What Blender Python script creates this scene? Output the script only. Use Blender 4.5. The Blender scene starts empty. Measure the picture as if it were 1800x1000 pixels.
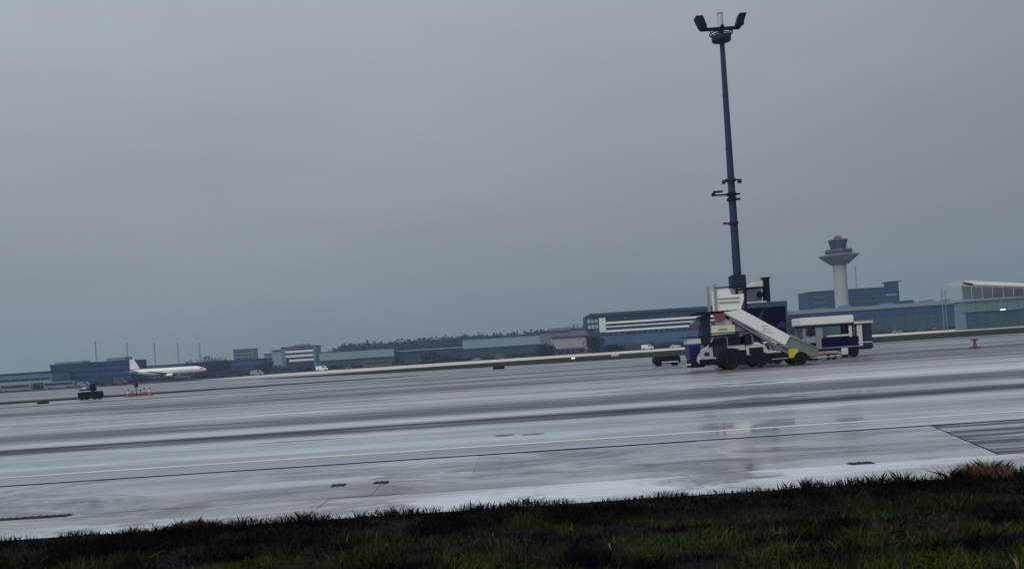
import bpy, bmesh, math, random
import numpy as np
from mathutils import Matrix, Vector

random.seed(7)
rng = np.random.default_rng(7)
S = bpy.context.scene
COL = S.collection
R = math.radians

# ------------------------------------------------------------------ camera
ROLL = R(3.75)
FPX, CAMH = 1500.0, 2.3              # focal length in pixels of an 1800 wide frame, eye height
PX, PY = 907.9, 620.7                # principal point (foot of the level view axis)
cam_d = bpy.data.cameras.new("camera")
cam_d.sensor_width = 36.0
cam_d.lens = 36.0 * FPX / 1800.0
cam_d.shift_x = -(PX - 900) / 1800.0
cam_d.shift_y = (PY - 500) / 1800.0
cam_d.clip_start = 0.1
cam_d.clip_end = 9000
cam = bpy.data.objects.new("camera", cam_d)
COL.objects.link(cam)
cam.matrix_world = Matrix.Translation((0, 0, CAMH)) @ Matrix.Rotation(R(90), 4, 'X') @ Matrix.Rotation(-ROLL, 4, 'Z')
S.camera = cam

# ------------------------------------------------------------------ sky, sun, exposure
SUN_EL, SUN_AZ = R(48), R(215)       # high diffuse sun behind the cloud, from behind left
w = bpy.data.worlds.new("World"); S.world = w; w.use_nodes = True
nt = w.node_tree; nt.nodes.clear()
def N(tree, t, **kw):
    n = tree.nodes.new(t)
    for k, v in kw.items():
        if k.startswith('i_'):
            key = k[2:]
            n.inputs[int(key) if key.isdigit() else key.replace('_', ' ')].default_value = v
        else:
            setattr(n, k, v)
    return n
L = nt.links.new
out = N(nt, 'ShaderNodeOutputWorld'); bg = N(nt, 'ShaderNodeBackground'); bg.inputs[1].default_value = 0.1
sky = N(nt, 'ShaderNodeTexSky', sky_type='NISHITA', sun_disc=False, sun_elevation=SUN_EL, sun_rotation=SUN_AZ)
sky.air_density = 1.5; sky.dust_density = 4.0
tc = N(nt, 'ShaderNodeTexCoord'); sep = N(nt, 'ShaderNodeSeparateXYZ'); L(tc.outputs['Generated'], sep.inputs[0])
def M(tree, op, a, b=None, c=None, clamp=False):
    n = N(tree, 'ShaderNodeMath', operation=op); n.use_clamp = clamp
    for i, v in enumerate((a, b, c)):
        if v is None: continue
        if isinstance(v, (int, float)): n.inputs[i].default_value = v
        else: tree.links.new(v, n.inputs[i])
    return n.outputs[0]
zc = M(nt, 'MAXIMUM', sep.outputs['Z'], 0.0)
over = M(nt, 'MULTIPLY_ADD', zc, 2.45, 1.02)                     # overcast dome: brighter overhead
side = M(nt, 'MULTIPLY_ADD', sep.outputs['X'], -0.24, 1.0)      # thinner cloud to the left
mp = N(nt, 'ShaderNodeMapping'); mp.inputs['Scale'].default_value = (1.3, 1.3, 4.5); L(tc.outputs['Generated'], mp.inputs[0])
cn = N(nt, 'ShaderNodeTexNoise', i_Scale=1.7, i_Detail=5.0, i_Roughness=0.5); L(mp.outputs[0], cn.inputs['Vector'])
cl = M(nt, 'MULTIPLY_ADD', cn.outputs['Fac'], 0.36, 0.82)
lum = M(nt, 'MULTIPLY', M(nt, 'MULTIPLY', over, side), cl)
SKY_RGB = (1.80, 2.05, 2.27)
tint = N(nt, 'ShaderNodeVectorMath', operation='SCALE'); tint.inputs[0].default_value = SKY_RGB; L(lum, tint.inputs['Scale'])
mix = N(nt, 'ShaderNodeMix', data_type='RGBA'); mix.inputs[0].default_value = 0.04
L(tint.outputs[0], mix.inputs[6]); L(sky.outputs[0], mix.inputs[7])
L(mix.outputs[2], bg.inputs[0]); L(bg.outputs[0], out.inputs[0])

sun_d = bpy.data.lights.new("sun", 'SUN'); sun_d.energy = 1.4; sun_d.angle = R(40); sun_d.color = (1.0, 0.97, 0.93)
sun = bpy.data.objects.new("sun", sun_d); COL.objects.link(sun)
sdir = Vector((math.sin(SUN_AZ) * math.cos(SUN_EL), math.cos(SUN_AZ) * math.cos(SUN_EL), math.sin(SUN_EL)))
sun.rotation_euler = sdir.to_track_quat('Z', 'Y').to_euler()
sun.location = (-20, -30, 60)
S.view_settings.view_transform = 'Standard'; S.view_settings.look = 'None'
S.view_settings.exposure = 0.0; S.view_settings.gamma = 1.0; S.view_settings.use_curve_mapping = False
S.cycles.use_denoising = True
S.cycles.max_bounces = 6; S.cycles.diffuse_bounces = 3; S.cycles.glossy_bounces = 3; S.cycles.volume_bounces = 1
S.cycles.transparent_max_bounces = 6

# ------------------------------------------------------------------ helpers
cR, sR = math.cos(ROLL), math.sin(ROLL)
def at(x, y, Y):                       # a point of the photograph at distance Y -> X, Z in metres
    dx, dy = x - PX, y - PY
    return (dx * cR - dy * sR) * Y / FPX, CAMH - (dx * sR + dy * cR) * Y / FPX
def gx(x, Y):                          # where image column x meets the ground at distance Y
    dx = x - PX
    dy = (CAMH * FPX / Y - dx * sR) / cR
    return (dx * cR - dy * sR) * Y / FPX

MATS = {}
def mat(name, col, rough=0.5, metal=0.0, var=0.18, scale=1.5, bump=0.0, emit=0.0, spec=0.5, stretch=(1, 1, 1), coat=0.0):
    if name in MATS: return MATS[name]
    m = bpy.data.materials.new(name); m.use_nodes = True
    t = m.node_tree; b = t.nodes['Principled BSDF']; lk = t.links.new
    tcn = N(t, 'ShaderNodeTexCoord'); mpn = N(t, 'ShaderNodeMapping'); mpn.inputs['Scale'].default_value = stretch
    lk(tcn.outputs['Object'], mpn.inputs[0])
    nz = N(t, 'ShaderNodeTexNoise', i_Scale=scale, i_Detail=6.0, i_Roughness=0.6); lk(mpn.outputs[0], nz.inputs['Vector'])
    oi = N(t, 'ShaderNodeObjectInfo')
    f = M(t, 'MULTIPLY_ADD', nz.outputs['Fac'], 2 * var, 1 - var)
    f = M(t, 'MULTIPLY', f, M(t, 'MULTIPLY_ADD', oi.outputs['Random'], var * .5, 1 - var * .25))
    v = N(t, 'ShaderNodeVectorMath', operation='SCALE'); v.inputs[0].default_value = col; lk(f, v.inputs['Scale'])
    lk(v.outputs[0], b.inputs['Base Color'])
    rr = M(t, 'MULTIPLY_ADD', nz.outputs['Fac'], 0.3 * rough, 0.85 * rough, clamp=True); lk(rr, b.inputs['Roughness'])
    b.inputs['Metallic'].default_value = metal
    b.inputs['Specular IOR Level'].default_value = spec
    b.inputs['Coat Weight'].default_value = coat
    if emit:
        b.inputs['Emission Color'].default_value = (*col, 1); b.inputs['Emission Strength'].default_value = emit
    if bump:
        bp = N(t, 'ShaderNodeBump', i_Strength=bump, i_Distance=0.05); lk(nz.outputs['Fac'], bp.inputs['Height']); lk(bp.outputs[0], b.inputs['Normal'])
    MATS[name] = m
    return m

class MB:
    def __init__(s, o=(0, 0, 0)): s.v, s.f, s.o = [], [], Vector(o)
    def add(s, vs, fs):
        n = len(s.v); s.v += [Vector(p) - s.o for p in vs]; s.f += [[i + n for i in f] for f in fs]; return s
    def box(s, x0, x1, y0, y1, z0, z1):
        vs = [(x, y, z) for z in (z0, z1) for y in (y0, y1) for x in (x0, x1)]
        return s.add(vs, [(0, 2, 3, 1), (4, 5, 7, 6), (0, 1, 5, 4), (2, 6, 7, 3), (0, 4, 6, 2), (1, 3, 7, 5)])
    def prism(s, poly, y0, y1):            # outline in XZ, extruded along Y
        n = len(poly)
        vs = [(x, y0, z) for x, z in poly] + [(x, y1, z) for x, z in poly]
        fs = [list(range(n)), list(range(2 * n - 1, n - 1, -1))] + [[(i + 1) % n, i, i + n, (i + 1) % n + n] for i in range(n)]
        return s.add(vs, fs)
    def slab(s, poly, z0, z1):             # outline in XY, extruded along Z
        n = len(poly)
        vs = [(x, y, z0) for x, y in poly] + [(x, y, z1) for x, y in poly]
        fs = [list(range(n - 1, -1, -1)), list(range(n, 2 * n))] + [[i, (i + 1) % n, (i + 1) % n + n, i + n] for i in range(n)]
        return s.add(vs, fs)
    def sheet(s, poly, z): return s.add([(x, y, z) for x, y in poly], [list(range(len(poly)))])
    def tube(s, p, q, r0, r1=None, n=10):
        r1 = r0 if r1 is None else r1
        p, q = Vector(p), Vector(q); d = (q - p).normalized()
        a = d.orthogonal().normalized(); b = d.cross(a)
        vs = []
        for c, r in ((p, r0), (q, r1)):
            vs += [c + (a * math.cos(2 * math.pi * i / n) + b * math.sin(2 * math.pi * i / n)) * r for i in range(n)]
        fs = [[i, (i + 1) % n, (i + 1) % n + n, i + n] for i in range(n)] + [list(range(n - 1, -1, -1)), list(range(n, 2 * n))]
        return s.add(vs, fs)
    def lathe(s, prof, c, n=24, axis='Z'):
        vs = []
        for r, h in prof:
            for i in range(n):
                a = 2 * math.pi * i / n
                p = (r * math.cos(a), r * math.sin(a), h)
                if axis == 'X': p = (h, p[0], p[1])
                if axis == 'Y': p = (p[0], h, p[1])
                vs.append((c[0] + p[0], c[1] + p[1], c[2] + p[2]))
        fs = [[k * n + i, k * n + (i + 1) % n, (k + 1) * n + (i + 1) % n, (k + 1) * n + i] for k in range(len(prof) - 1) for i in range(n)]
        fs += [list(range(n - 1, -1, -1)), list(range((len(prof) - 1) * n, len(prof) * n))]
        return s.add(vs, fs)
    def mesh(s, name, m, bevel=0, smooth=False):
        me = bpy.data.meshes.new(name); me.from_pydata([tuple(v) for v in s.v], [], s.f)
        bm = bmesh.new(); bm.from_mesh(me)
        bmesh.ops.recalc_face_normals(bm, faces=bm.faces)
        if bevel:
            es = [e for e in bm.edges if len(e.link_faces) == 2 and e.calc_face_angle(0) > 0.5]
            bmesh.ops.bevel(bm, geom=es, offset=bevel, segments=2, affect='EDGES', clamp_overlap=True)
        bm.to_mesh(me); bm.free()
        if smooth:
            me.shade_smooth() if hasattr(me, 'shade_smooth') else None
            me.set_sharp_from_angle(angle=R(35))
        me.materials.append(m)
        return me
    def build(s, name, m, parent=None, bevel=0, smooth=False):
        o = bpy.data.objects.new(name, s.mesh(name, m, bevel, smooth)); COL.objects.link(o)
        if parent: o.parent = parent
        return o

def thing(name, label, cat, loc=(0, 0, 0), group=None):
    o = bpy.data.objects.new(name, None); COL.objects.link(o); o.location = loc; o.empty_display_size = 0.3
    return tag(o, label, cat, group)
def tag(o, label, cat, group=None, kind=None):
    o['label'] = label; o['category'] = cat
    if group: o['group'] = group
    if kind: o['kind'] = kind
    return o
def struct(o):
    o['kind'] = 'structure'; return o
def clone(o, parent, loc):
    c = o.copy(); COL.objects.link(c); c.parent = parent; c.location = loc; return c

# ------------------------------------------------------------------ materials
WHITE = mat('white_paint', (.74, .75, .73), .35, var=.12, scale=1.2)
PALE = mat('pale_panel', (.56, .58, .57), .45, var=.12, scale=.8)
CREAM = mat('cream_panel', (.66, .68, .48), .4, var=.15)
GREYM = mat('grey_metal', (.30, .33, .34), .42, metal=.3)
DKMET = mat('dark_metal', (.015, .022, .045), .5, spec=.2)
POLE = mat('galvanised_pole', (.020, .034, .080), .55, var=.25, scale=.6, spec=.2)
BLACK = mat('black_steel', (.005, .007, .012), .6, spec=.15)
RUBBER = mat('tyre_rubber', (.006, .007, .010), .8, spec=.1)
NAVY = mat('navy_paint', (.003, .003, .024), .6, var=.2, spec=.07)
BLUE = mat('blue_paint', (.006, .014, .12), .4, spec=.3)
PURPLE = mat('purple_print', (.04, .022, .11), .5, spec=.2)
RED = mat('red_plastic', (.20, .02, .04), .5)
MAROON = mat('maroon_cloth', (.22, .03, .08), .8)
YELLOW = mat('yellow_paint', (.62, .44, .03), .4)
ORANGE = mat('faded_orange_paint', (.45, .20, .13), .5)
GLASS = mat('dark_glass', (.012, .02, .035), .08, var=.3, spec=.8)
CABGL = mat('cab_glass_tint', (.004, .006, .010), .2, var=.3, spec=.25)
GLASSB = mat('blue_glass', (.010, .030, .075), .2, var=.35, scale=.25, spec=.4)
GLASSG = mat('green_glass', (.035, .075, .085), .14, var=.35, scale=.3, spec=.6)
GLASSP = mat('pale_glass', (.30, .35, .36), .12, var=.2, scale=.2, spec=.8)
BLUEF = mat('blue_facade', (.014, .050, .17), .5, var=.25, scale=.15)
BLUED = mat('dark_blue_facade', (.006, .024, .100), .6, var=.25, scale=.12)
GREYF = mat('grey_facade', (.12, .17, .25), .6, var=.15, scale=.12)
LGREYF = mat('light_grey_cladding', (.24, .30, .38), .55, var=.12, scale=.1, stretch=(6, 1, .4))
MAUVE = mat('mauve_grey_render', (.15, .155, .21), .7, var=.15, scale=.1)
CONCW = mat('cast_concrete', (.36, .37, .365), .7, var=.15, scale=.2, stretch=(1, 1, .2))
ROOFD = mat('dark_roofing', (.016, .032, .065), .6, var=.2, scale=.2)
HALO = mat('lamp_lens', (1.0, .98, .92), .3, emit=1.2)

# ------------------------------------------------------------------ ground materials
def ground_mat(name, body):
    m = bpy.data.materials.new(name); m.use_nodes = True
    t = m.node_tree; b = t.nodes['Principled BSDF']
    g = N(t, 'ShaderNodeNewGeometry'); body(t, b, g.outputs['Position']); return m
def noise(t, P, scale, sc, det=6, rough=.55, dist=0.0):
    mpn = N(t, 'ShaderNodeMapping'); mpn.inputs['Scale'].default_value = sc; t.links.new(P, mpn.inputs[0])
    n = N(t, 'ShaderNodeTexNoise', i_Scale=scale, i_Detail=float(det), i_Roughness=rough, i_Distortion=dist)
    t.links.new(mpn.outputs[0], n.inputs['Vector']); return n.outputs['Fac']
def ramp(t, v, lo, hi, a=0.0, b=1.0):
    n = N(t, 'ShaderNodeMapRange', interpolation_type='SMOOTHSTEP')
    t.links.new(v, n.inputs[0])
    for i, x in enumerate((lo, hi, a, b)): n.inputs[i + 1].default_value = x
    return n.outputs[0]
def mixc(t, f, a, b):
    n = N(t, 'ShaderNodeMix', data_type='RGBA')
    t.links.new(f, n.inputs[0]) if not isinstance(f, float) else setattr(n.inputs[0], 'default_value', f)
    for i, c in ((6, a), (7, b)):
        if isinstance(c, tuple): n.inputs[i].default_value = (*c, 1)
        else: t.links.new(c, n.inputs[i])
    return n.outputs[2]

def asphalt_body(t, b, P, worn=0.0):
    sp = N(t, 'ShaderNodeSeparateXYZ'); t.links.new(P, sp.inputs[0])
    Yc = sp.outputs['Y']
    n1 = noise(t, P, 1.0, (.018, .40, 1), 7, .6)                # long streaks along the runway
    n2 = noise(t, P, 1.0, (.070, .36, 1), 5, .55, .3)           # standing water
    n3 = noise(t, P, 9.0, (1, 1, 1), 4, .7)                     # aggregate
    n4 = noise(t, P, 1.0, (.13, .8, 1), 6, .6)
    n5 = noise(t, P, 1.0, (.006, .055, 1), 3, .5)
    n6 = noise(t, P, 1.0, (.010, .10, 1), 7, .65)               # broad drained lanes far out
    Yw = M(t, 'ADD', Yc, M(t, 'MULTIPLY', M(t, 'SUBTRACT', n1, .5), 4.0))
    def band(a, bb, e):
        return M(t, 'MULTIPLY', ramp(t, Yw, a - e, a + e), ramp(t, Yw, bb - e, bb + e, 1, 0))
    trk = M(t, 'MAXIMUM', M(t, 'MULTIPLY', band(34.0, 40.4, 1.2), .85), band(28.2, 31.6, .55))
    trk = M(t, 'MAXIMUM', trk, M(t, 'MULTIPLY', band(23.6, 25.6, .4), ramp(t, n5, .50, .62)))
    trk = M(t, 'MULTIPLY', trk, ramp(t, n4, .24, .52, .6, 1))
    far = ramp(t, Yc, 42, 60)
    lane = M(t, 'MULTIPLY', ramp(t, n6, .44, .58), M(t, 'MULTIPLY_ADD', far, .72, .10))
    trk = M(t, 'MAXIMUM', trk, lane)
    trk = M(t, 'MAXIMUM', trk, M(t, 'MULTIPLY', ramp(t, n4, .58, .70), .5))
    trk = M(t, 'MAXIMUM', trk, M(t, 'MULTIPLY', M(t, 'MULTIPLY', ramp(t, noise(t, P, 1.0, (.035, .55, 1), 7, .7), .50, .60), far), .8))
    if worn: trk = M(t, 'MAXIMUM', trk, ramp(t, noise(t, P, 1.0, (.11, 1.3, 1), 6, .6), .36, .56, .25, 1.0))
    pale = mixc(t, far, (.54, .58, .61), (.34, .308, .315))
    streak = ramp(t, n1, .34, .60)
    base = mixc(t, streak, (.26, .285, .30), pale)
    base = mixc(t, trk, base, (.022, .031, .044))
    pud = M(t, 'MULTIPLY', ramp(t, n2, .52, .62), M(t, 'MULTIPLY_ADD', trk, -.8, 1.0))
    base = mixc(t, M(t, 'MULTIPLY', pud, .35), base, (.12, .135, .15))
    t.links.new(base, b.inputs['Base Color'])
    ro = M(t, 'MULTIPLY_ADD', streak, .16, .16)
    ro = M(t, 'MULTIPLY_ADD', n4, .14, ro)
    ro = M(t, 'MULTIPLY', ro, M(t, 'MULTIPLY_ADD', pud, -.85, 1.0))
    ro = M(t, 'MULTIPLY', ro, M(t, 'MULTIPLY_ADD', M(t, 'MULTIPLY', ramp(t, Yw, 27, 29, 1, 0), ramp(t, n4, .70, .50)), -.56, 1.0))
    ro = M(t, 'MULTIPLY_ADD', trk, .10, ro)
    ro = M(t, 'MAXIMUM', ro, .035); t.links.new(ro, b.inputs['Roughness'])
    b.inputs['IOR'].default_value = 1.42
    t.links.new(M(t, 'MULTIPLY_ADD', trk, -.41, .5), b.inputs['Specular IOR Level'])
    bp = N(t, 'ShaderNodeBump', i_Distance=.003)
    t.links.new(M(t, 'MULTIPLY_ADD', pud, -.18, .20), bp.inputs['Strength'])
    t.links.new(n3, bp.inputs['Height']); t.links.new(bp.outputs[0], b.inputs['Normal'])
ASPHALT = ground_mat('wet_apron_asphalt', asphalt_body)
ASPHALTD = ground_mat('worn_dark_asphalt', lambda t, b, P: asphalt_body(t, b, P, 1.0))

def slab_body(t, b, P, lift=1.0):
    n1 = noise(t, P, 1.0, (.10, .55, 1), 6, .6, .4)
    n2 = noise(t, P, 1.0, (.30, .75, 1), 6, .6, .6)
    n3 = noise(t, P, 14.0, (1, 1, 1), 4, .7)
    oi = N(t, 'ShaderNodeObjectInfo')
    base = mixc(t, ramp(t, n1, .38, .62), (.25, .24, .24), (.50, .52, .53))
    base = mixc(t, M(t, 'MULTIPLY', ramp(t, n2, .54, .66), .75), base, (.13, .122, .125))
    base = mixc(t, M(t, 'MULTIPLY', n3, .25), base, (.22, .22, .22))
    n7 = noise(t, P, 1.0, (.22, .40, 1), 7, .65, 1.2)
    base = mixc(t, M(t, 'MULTIPLY', ramp(t, n7, .48, .62), .85), base, (.088, .076, .082))
    base = mixc(t, M(t, 'MULTIPLY', ramp(t, noise(t, P, 1.0, (.5, 2.5, 1), 6, .7), .56, .70), .4), base, (.10, .10, .105))
    v = N(t, 'ShaderNodeVectorMath', operation='SCALE'); t.links.new(base, v.inputs[0])
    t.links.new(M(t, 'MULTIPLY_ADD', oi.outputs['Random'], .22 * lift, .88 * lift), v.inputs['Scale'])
    t.links.new(v.outputs[0], b.inputs['Base Color'])
    pud = ramp(t, n2, .44, .60)
    ro = M(t, 'MAXIMUM', M(t, 'MULTIPLY_ADD', pud, -.13, .16), .04); t.links.new(ro, b.inputs['Roughness'])
    b.inputs['IOR'].default_value = 1.36
    bp = N(t, 'ShaderNodeBump', i_Distance=.004, i_Strength=.25)
    t.links.new(M(t, 'MULTIPLY_ADD', n2, 1.2, n3), bp.inputs['Height']); t.links.new(bp.outputs[0], b.inputs['Normal'])
SLAB = ground_mat('wet_concrete_slab', slab_body)
SLAB_SHEEN = ground_mat('sky_sheen_slab', lambda t, b, P: slab_body(t, b, P, 1.4))  # paler copy for the row by the grass, sky sheen painted into its colour

def turf_body(t, b, P):
    n1 = noise(t, P, 1.0, (.05, .12, 1), 6, .6); n2 = noise(t, P, 1.2, (1, 1, 1), 6, .7)
    base = mixc(t, ramp(t, n1, .35, .65), (.010, .015, .012), (.022, .028, .016))
    base = mixc(t, M(t, 'MULTIPLY', n2, .5), base, (.02, .02, .018))
    t.links.new(base, b.inputs['Base Color']); b.inputs['Roughness'].default_value = .9; b.inputs['Specular IOR Level'].default_value = .08
    bp = N(t, 'ShaderNodeBump', i_Distance=.2, i_Strength=.8); t.links.new(n2, bp.inputs['Height']); t.links.new(bp.outputs[0], b.inputs['Normal'])
TURF = ground_mat('dark_turf', turf_body)
def soil_body(t, b, P):
    n2 = noise(t, P, 6.0, (1, 1, 1), 7, .7)
    t.links.new(mixc(t, ramp(t, n2, .35, .65), (.003, .004, .005), (.010, .010, .009)), b.inputs['Base Color'])
    b.inputs['Roughness'].default_value = .9; b.inputs['Specular IOR Level'].default_value = .1
    bp = N(t, 'ShaderNodeBump', i_Distance=.06, i_Strength=1.0); t.links.new(n2, bp.inputs['Height']); t.links.new(bp.outputs[0], b.inputs['Normal'])
SOIL = ground_mat('wet_soil', soil_body)
def road_body(t, b, P):
    n1 = noise(t, P, 1.0, (.03, .3, 1), 6, .6)
    t.links.new(mixc(t, ramp(t, n1, .3, .7), (.46, .42, .36), (.62, .57, .49)), b.inputs['Base Color'])
    b.inputs['Roughness'].default_value = .7; b.inputs['Specular IOR Level'].default_value = .15
ROAD = ground_mat('pale_taxiway_concrete', road_body)
SEAL = mat('joint_sealant', (.010, .012, .016), .55)
LINEP = mat('worn_white_marking', (.60, .62, .60), .3, var=.35, scale=.9, stretch=(.3, 3, 1))

# ------------------------------------------------------------------ ground
struct(MB().sheet([(-5000, -60), (5000, -60), (5000, 7000), (-5000, 7000)], -.09).build('terrain', TURF))
apron = struct(MB().sheet([(-420, 19.92), (420, 19.92), (420, 268), (-420, 330)], 0).build('apron', ASPHALT))
patch = struct(MB().sheet([(9.48, 19.72), (8.28, 14.84), (60, 14.84), (60, 19.72)], -.002).build('apron_patch', ASPHALTD))
struct(MB().box(-60, 60, 11.5, 19.98, -.08, -.03).build('joint_bed', SEAL))
cs = struct(MB().sheet([(-60, 11.5), (60, 11.5), (60, 19.6), (-60, 19.6)], -.026).build('concrete_strip', SEAL))
g_ = .0015
rows = [(16.36, 19.72, True), (14.84, 16.32, True), (11.9, 14.78, False)]
def diag(y): return 9.44 + (y - 19.72) * (1.20 / 4.88)
for ri, (ya, yb, dg) in enumerate(rows):
    x = -31.0 - ri * 1.7
    while x < (9 if dg else 31):
        ln = 5.0 if ri < 2 else 6.2
        a, c, d, e = x + g_, x + ln - g_, x + ln - g_, x + g_
        if dg and x + ln > 6.0:
            c, d = diag(ya), diag(yb); nx = 99
        else: nx = x + ln
        dz = random.uniform(-.004, .004)
        o = MB().slab([(a, ya), (c, ya), (d, yb), (e, yb)], -.05, dz).build('concrete_slab', SLAB if ri < 2 else SLAB_SHEEN, cs, bevel=.002)
        x = nx
# slot drain grates lying in the joint next to the verge
grate_px = [(45, 913, 1.55), (595, 850, .28), (670, 842, .28), (1513, 815, .42)]
for i, (gxp, gyp, ln) in enumerate(grate_px):
    Yg = 14.81 if i in (0, 3) else 16.34
    X = gx(gxp, Yg)
    o = MB().box(X - ln / 2, X + ln / 2, Yg - .11, Yg + .11, .004, .012).build('drain_grate', BLACK)
    k = max(3, int(ln / .12))
    for j in range(k):
        xx = X - ln / 2 + (j + .5) * ln / k
        MB().box(xx - .015, xx + .015, Yg - .10, Yg + .10, .0125, .022).build('bar', SEAL, o)
    tag(o, ['long black drain grate in the concrete joint at far left', 'small black drain grate left of its close neighbour in the joint',
            'small black drain grate right of its close neighbour in the joint', 'small black drain grate in the concrete near the dry brown tuft'][i], 'drain grate', 'drain grates in the concrete strip')
# painted edge line and faint markings
struct(MB().sheet([(-200, 21.50), (200, 21.50), (200, 21.78), (-200, 21.78)], .004).build('edge_line', LINEP))
struct(MB().sheet([(-200, 26.90), (-3.5, 26.90), (-3.5, 27.12), (-200, 27.12)], .004).build('worn_line', LINEP))
# tar seams, drained dark patches; those below the stairs partly paint the truck's reflection
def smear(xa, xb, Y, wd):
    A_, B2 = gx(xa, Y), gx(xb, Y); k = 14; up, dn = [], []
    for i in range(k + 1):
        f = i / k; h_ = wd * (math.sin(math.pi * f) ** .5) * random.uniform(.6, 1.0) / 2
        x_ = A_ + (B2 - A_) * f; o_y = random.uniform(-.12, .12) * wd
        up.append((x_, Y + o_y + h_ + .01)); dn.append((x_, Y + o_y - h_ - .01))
    struct(MB().sheet(dn + up[::-1], .003).build('tar_and_reflection_patch', TAR_REFL))
TAR_REFL = mat('tar_and_reflection', (.075, .085, .095), .45, var=.4, scale=.6, stretch=(.3, 2, 1), spec=.18)
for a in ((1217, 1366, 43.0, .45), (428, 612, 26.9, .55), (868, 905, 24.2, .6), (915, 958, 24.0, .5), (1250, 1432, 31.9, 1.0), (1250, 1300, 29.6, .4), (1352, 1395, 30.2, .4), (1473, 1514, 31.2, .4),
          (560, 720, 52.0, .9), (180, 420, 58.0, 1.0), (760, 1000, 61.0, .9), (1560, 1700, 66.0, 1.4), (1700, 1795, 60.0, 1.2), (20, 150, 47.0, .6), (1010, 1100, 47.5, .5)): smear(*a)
# far road and grass verges
struct(MB().sheet([(-75, 268), (-10, 254), (60, 266), (420, 266), (460, 398), (-110, 398), (-125, 331)], .006).build('far_taxiway', ROAD))
struct(MB().slab([(-62, 205), (-30, 174), (20, 154), (420, 143), (420, 263), (60, 262), (-5, 248), (-40, 222)], -.05, .10).build('grass_verge', TURF))
struct(MB().slab([(-420, 132), (-420, 103), (-75, 110), (-30, 118), (-14, 121), (-32, 124), (-75, 125)], -.05, .06).build('grass_strip', TURF))
struct(MB().sheet([(-900, 331), (-126, 331), (-111, 399), (900, 399), (900, 760), (-900, 760)], -.02).build('service_yard', mat('yard_asphalt', (.035, .035, .045), .85, spec=.1, scale=.1)))

# ------------------------------------------------------------------ floodlight mast
MY = 75.0
mx, _ = at(1297, 510, MY)
rt = thing('floodlight_mast', 'tall grey floodlight mast rising behind the white passenger stairs', 'mast', (mx, MY, 0))
O = (0, 0, 0)
def zpx(y, x=1275, Y=MY): return at(x, y, Y)[1]
zt = zpx(74, 1265)
mb = MB(); zs = np.linspace(0, zt, 7)
for i in range(6):
    r0, r1 = .39 - .21 * zs[i] / zt, .39 - .21 * zs[i + 1] / zt
    mb.tube((0, 0, zs[i]), (0, 0, zs[i + 1] + .02), r0, r1, 16)
pole = mb.build('pole', POLE, rt, smooth=True)
for i in range(1, 6):
    MB().tube((0, 0, zs[i] - .10), (0, 0, zs[i] + .10), .42 - .21 * zs[i] / zt, n=16).build('flange', POLE, pole)
MB().lathe([(.75, 0), (.75, .08), (.55, .10), (.50, .5)], O, 16).build('base_plate', POLE, rt)
za, zb = zpx(506, 1297), zpx(484, 1297)
MB().box(-.62, .62, -.62, .62, za, zb).build('winch_housing', DKMET, rt, bevel=.04)
MB().box(-.5, .9, -.45, .45, za - .75, za - .02).build('lower_housing', GREYM, rt, bevel=.03)
zc_ = zpx(51, 1265)
MB().box(-1.62, 1.62, -.12, .12, zc_ - .14, zc_ + .12).build('crossbar', BLACK, rt, bevel=.02)
MB().box(-.12, .12, -.7, .7, zc_ - .13, zc_ + .11).build('cross_arm', BLACK, rt, bevel=.02)
def flood(sx, sy, x, y):
    f = MB(); h, wd, dp = 1.15, .34, .5
    ox, oz = .42 * sx, h
    dx, dy = (.5, .28) if sx else (.28, .5)
    vs = []
    for t_, sc_ in ((0, .75), (.25, 1.0), (1, 1.05)):
        for a, b_ in ((-1, -1), (1, -1), (1, 1), (-1, 1)):
            wx, wy = (.30, .48) if sx else (.48, .30)
            vs.append((x + ox * t_ + a * wx * sc_, y + .42 * sy * t_ + b_ * wy * sc_, zc_ - .05 + oz * t_))
    fs = [(3, 2, 1, 0), (8, 9, 10, 11)] + [(k * 4 + i, k * 4 + (i + 1) % 4, (k + 1) * 4 + (i + 1) % 4, (k + 1) * 4 + i) for k in range(2) for i in range(4)]
    o = f.add(vs, fs).build('floodlight', BLACK, rt, bevel=.02)
    MB().box(x + .75 * sx * .5 - .16, x + .75 * sx * .5 + .16, y + .3 * sy - .16, y + .3 * sy + .16, zc_ + .2, zc_ + .5).build('ballast_box', DKMET, o)
for sx, sy, x, y in ((-1, 0, -1.5, 0), (1, 0, 1.5, 0)):
    flood(sx, sy, x, y)
bk = MB()
for z, r in ((zt + .05, .55), (zt + .55, .85), (zc_ - .45, 1.0)):
    for i in range(16):
        a, b_ = 2 * math.pi * i / 16, 2 * math.pi * (i + 1) / 16
        bk.tube((r * math.cos(a), r * math.sin(a), z), (r * math.cos(b_), r * math.sin(b_), z), .05, n=6)
for i in range(8):
    a = 2 * math.pi * i / 8
    bk.tube((.5 * math.cos(a), .5 * math.sin(a), zt), (1.0 * math.cos(a), 1.0 * math.sin(a), zc_ - .1), .04, n=6)
ring = bk.build('basket', BLACK, rt)
MB().lathe([(.3, zt - .05), (.82, zt + .05), (.86, zt + .45), (.3, zt + .5)], O, 16).build('head_platform', DKMET, ring)
MB().tube((0, 0, zt), (0, 0, zc_), .2, n=12).build('head_post', DKMET, rt)
ant = MB().tube((0, 0, zc_ + .1), (0, 0, zpx(26, 1265)), .25, n=14).build('antenna', mat('antenna_shell', (.45, .48, .52), .4), rt, smooth=True)
MB().tube((0, 0, zpx(26, 1265)), (0, 0, zpx(25, 1265) + .04), .27, n=14).build('antenna_cap', MAUVE, ant)
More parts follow.
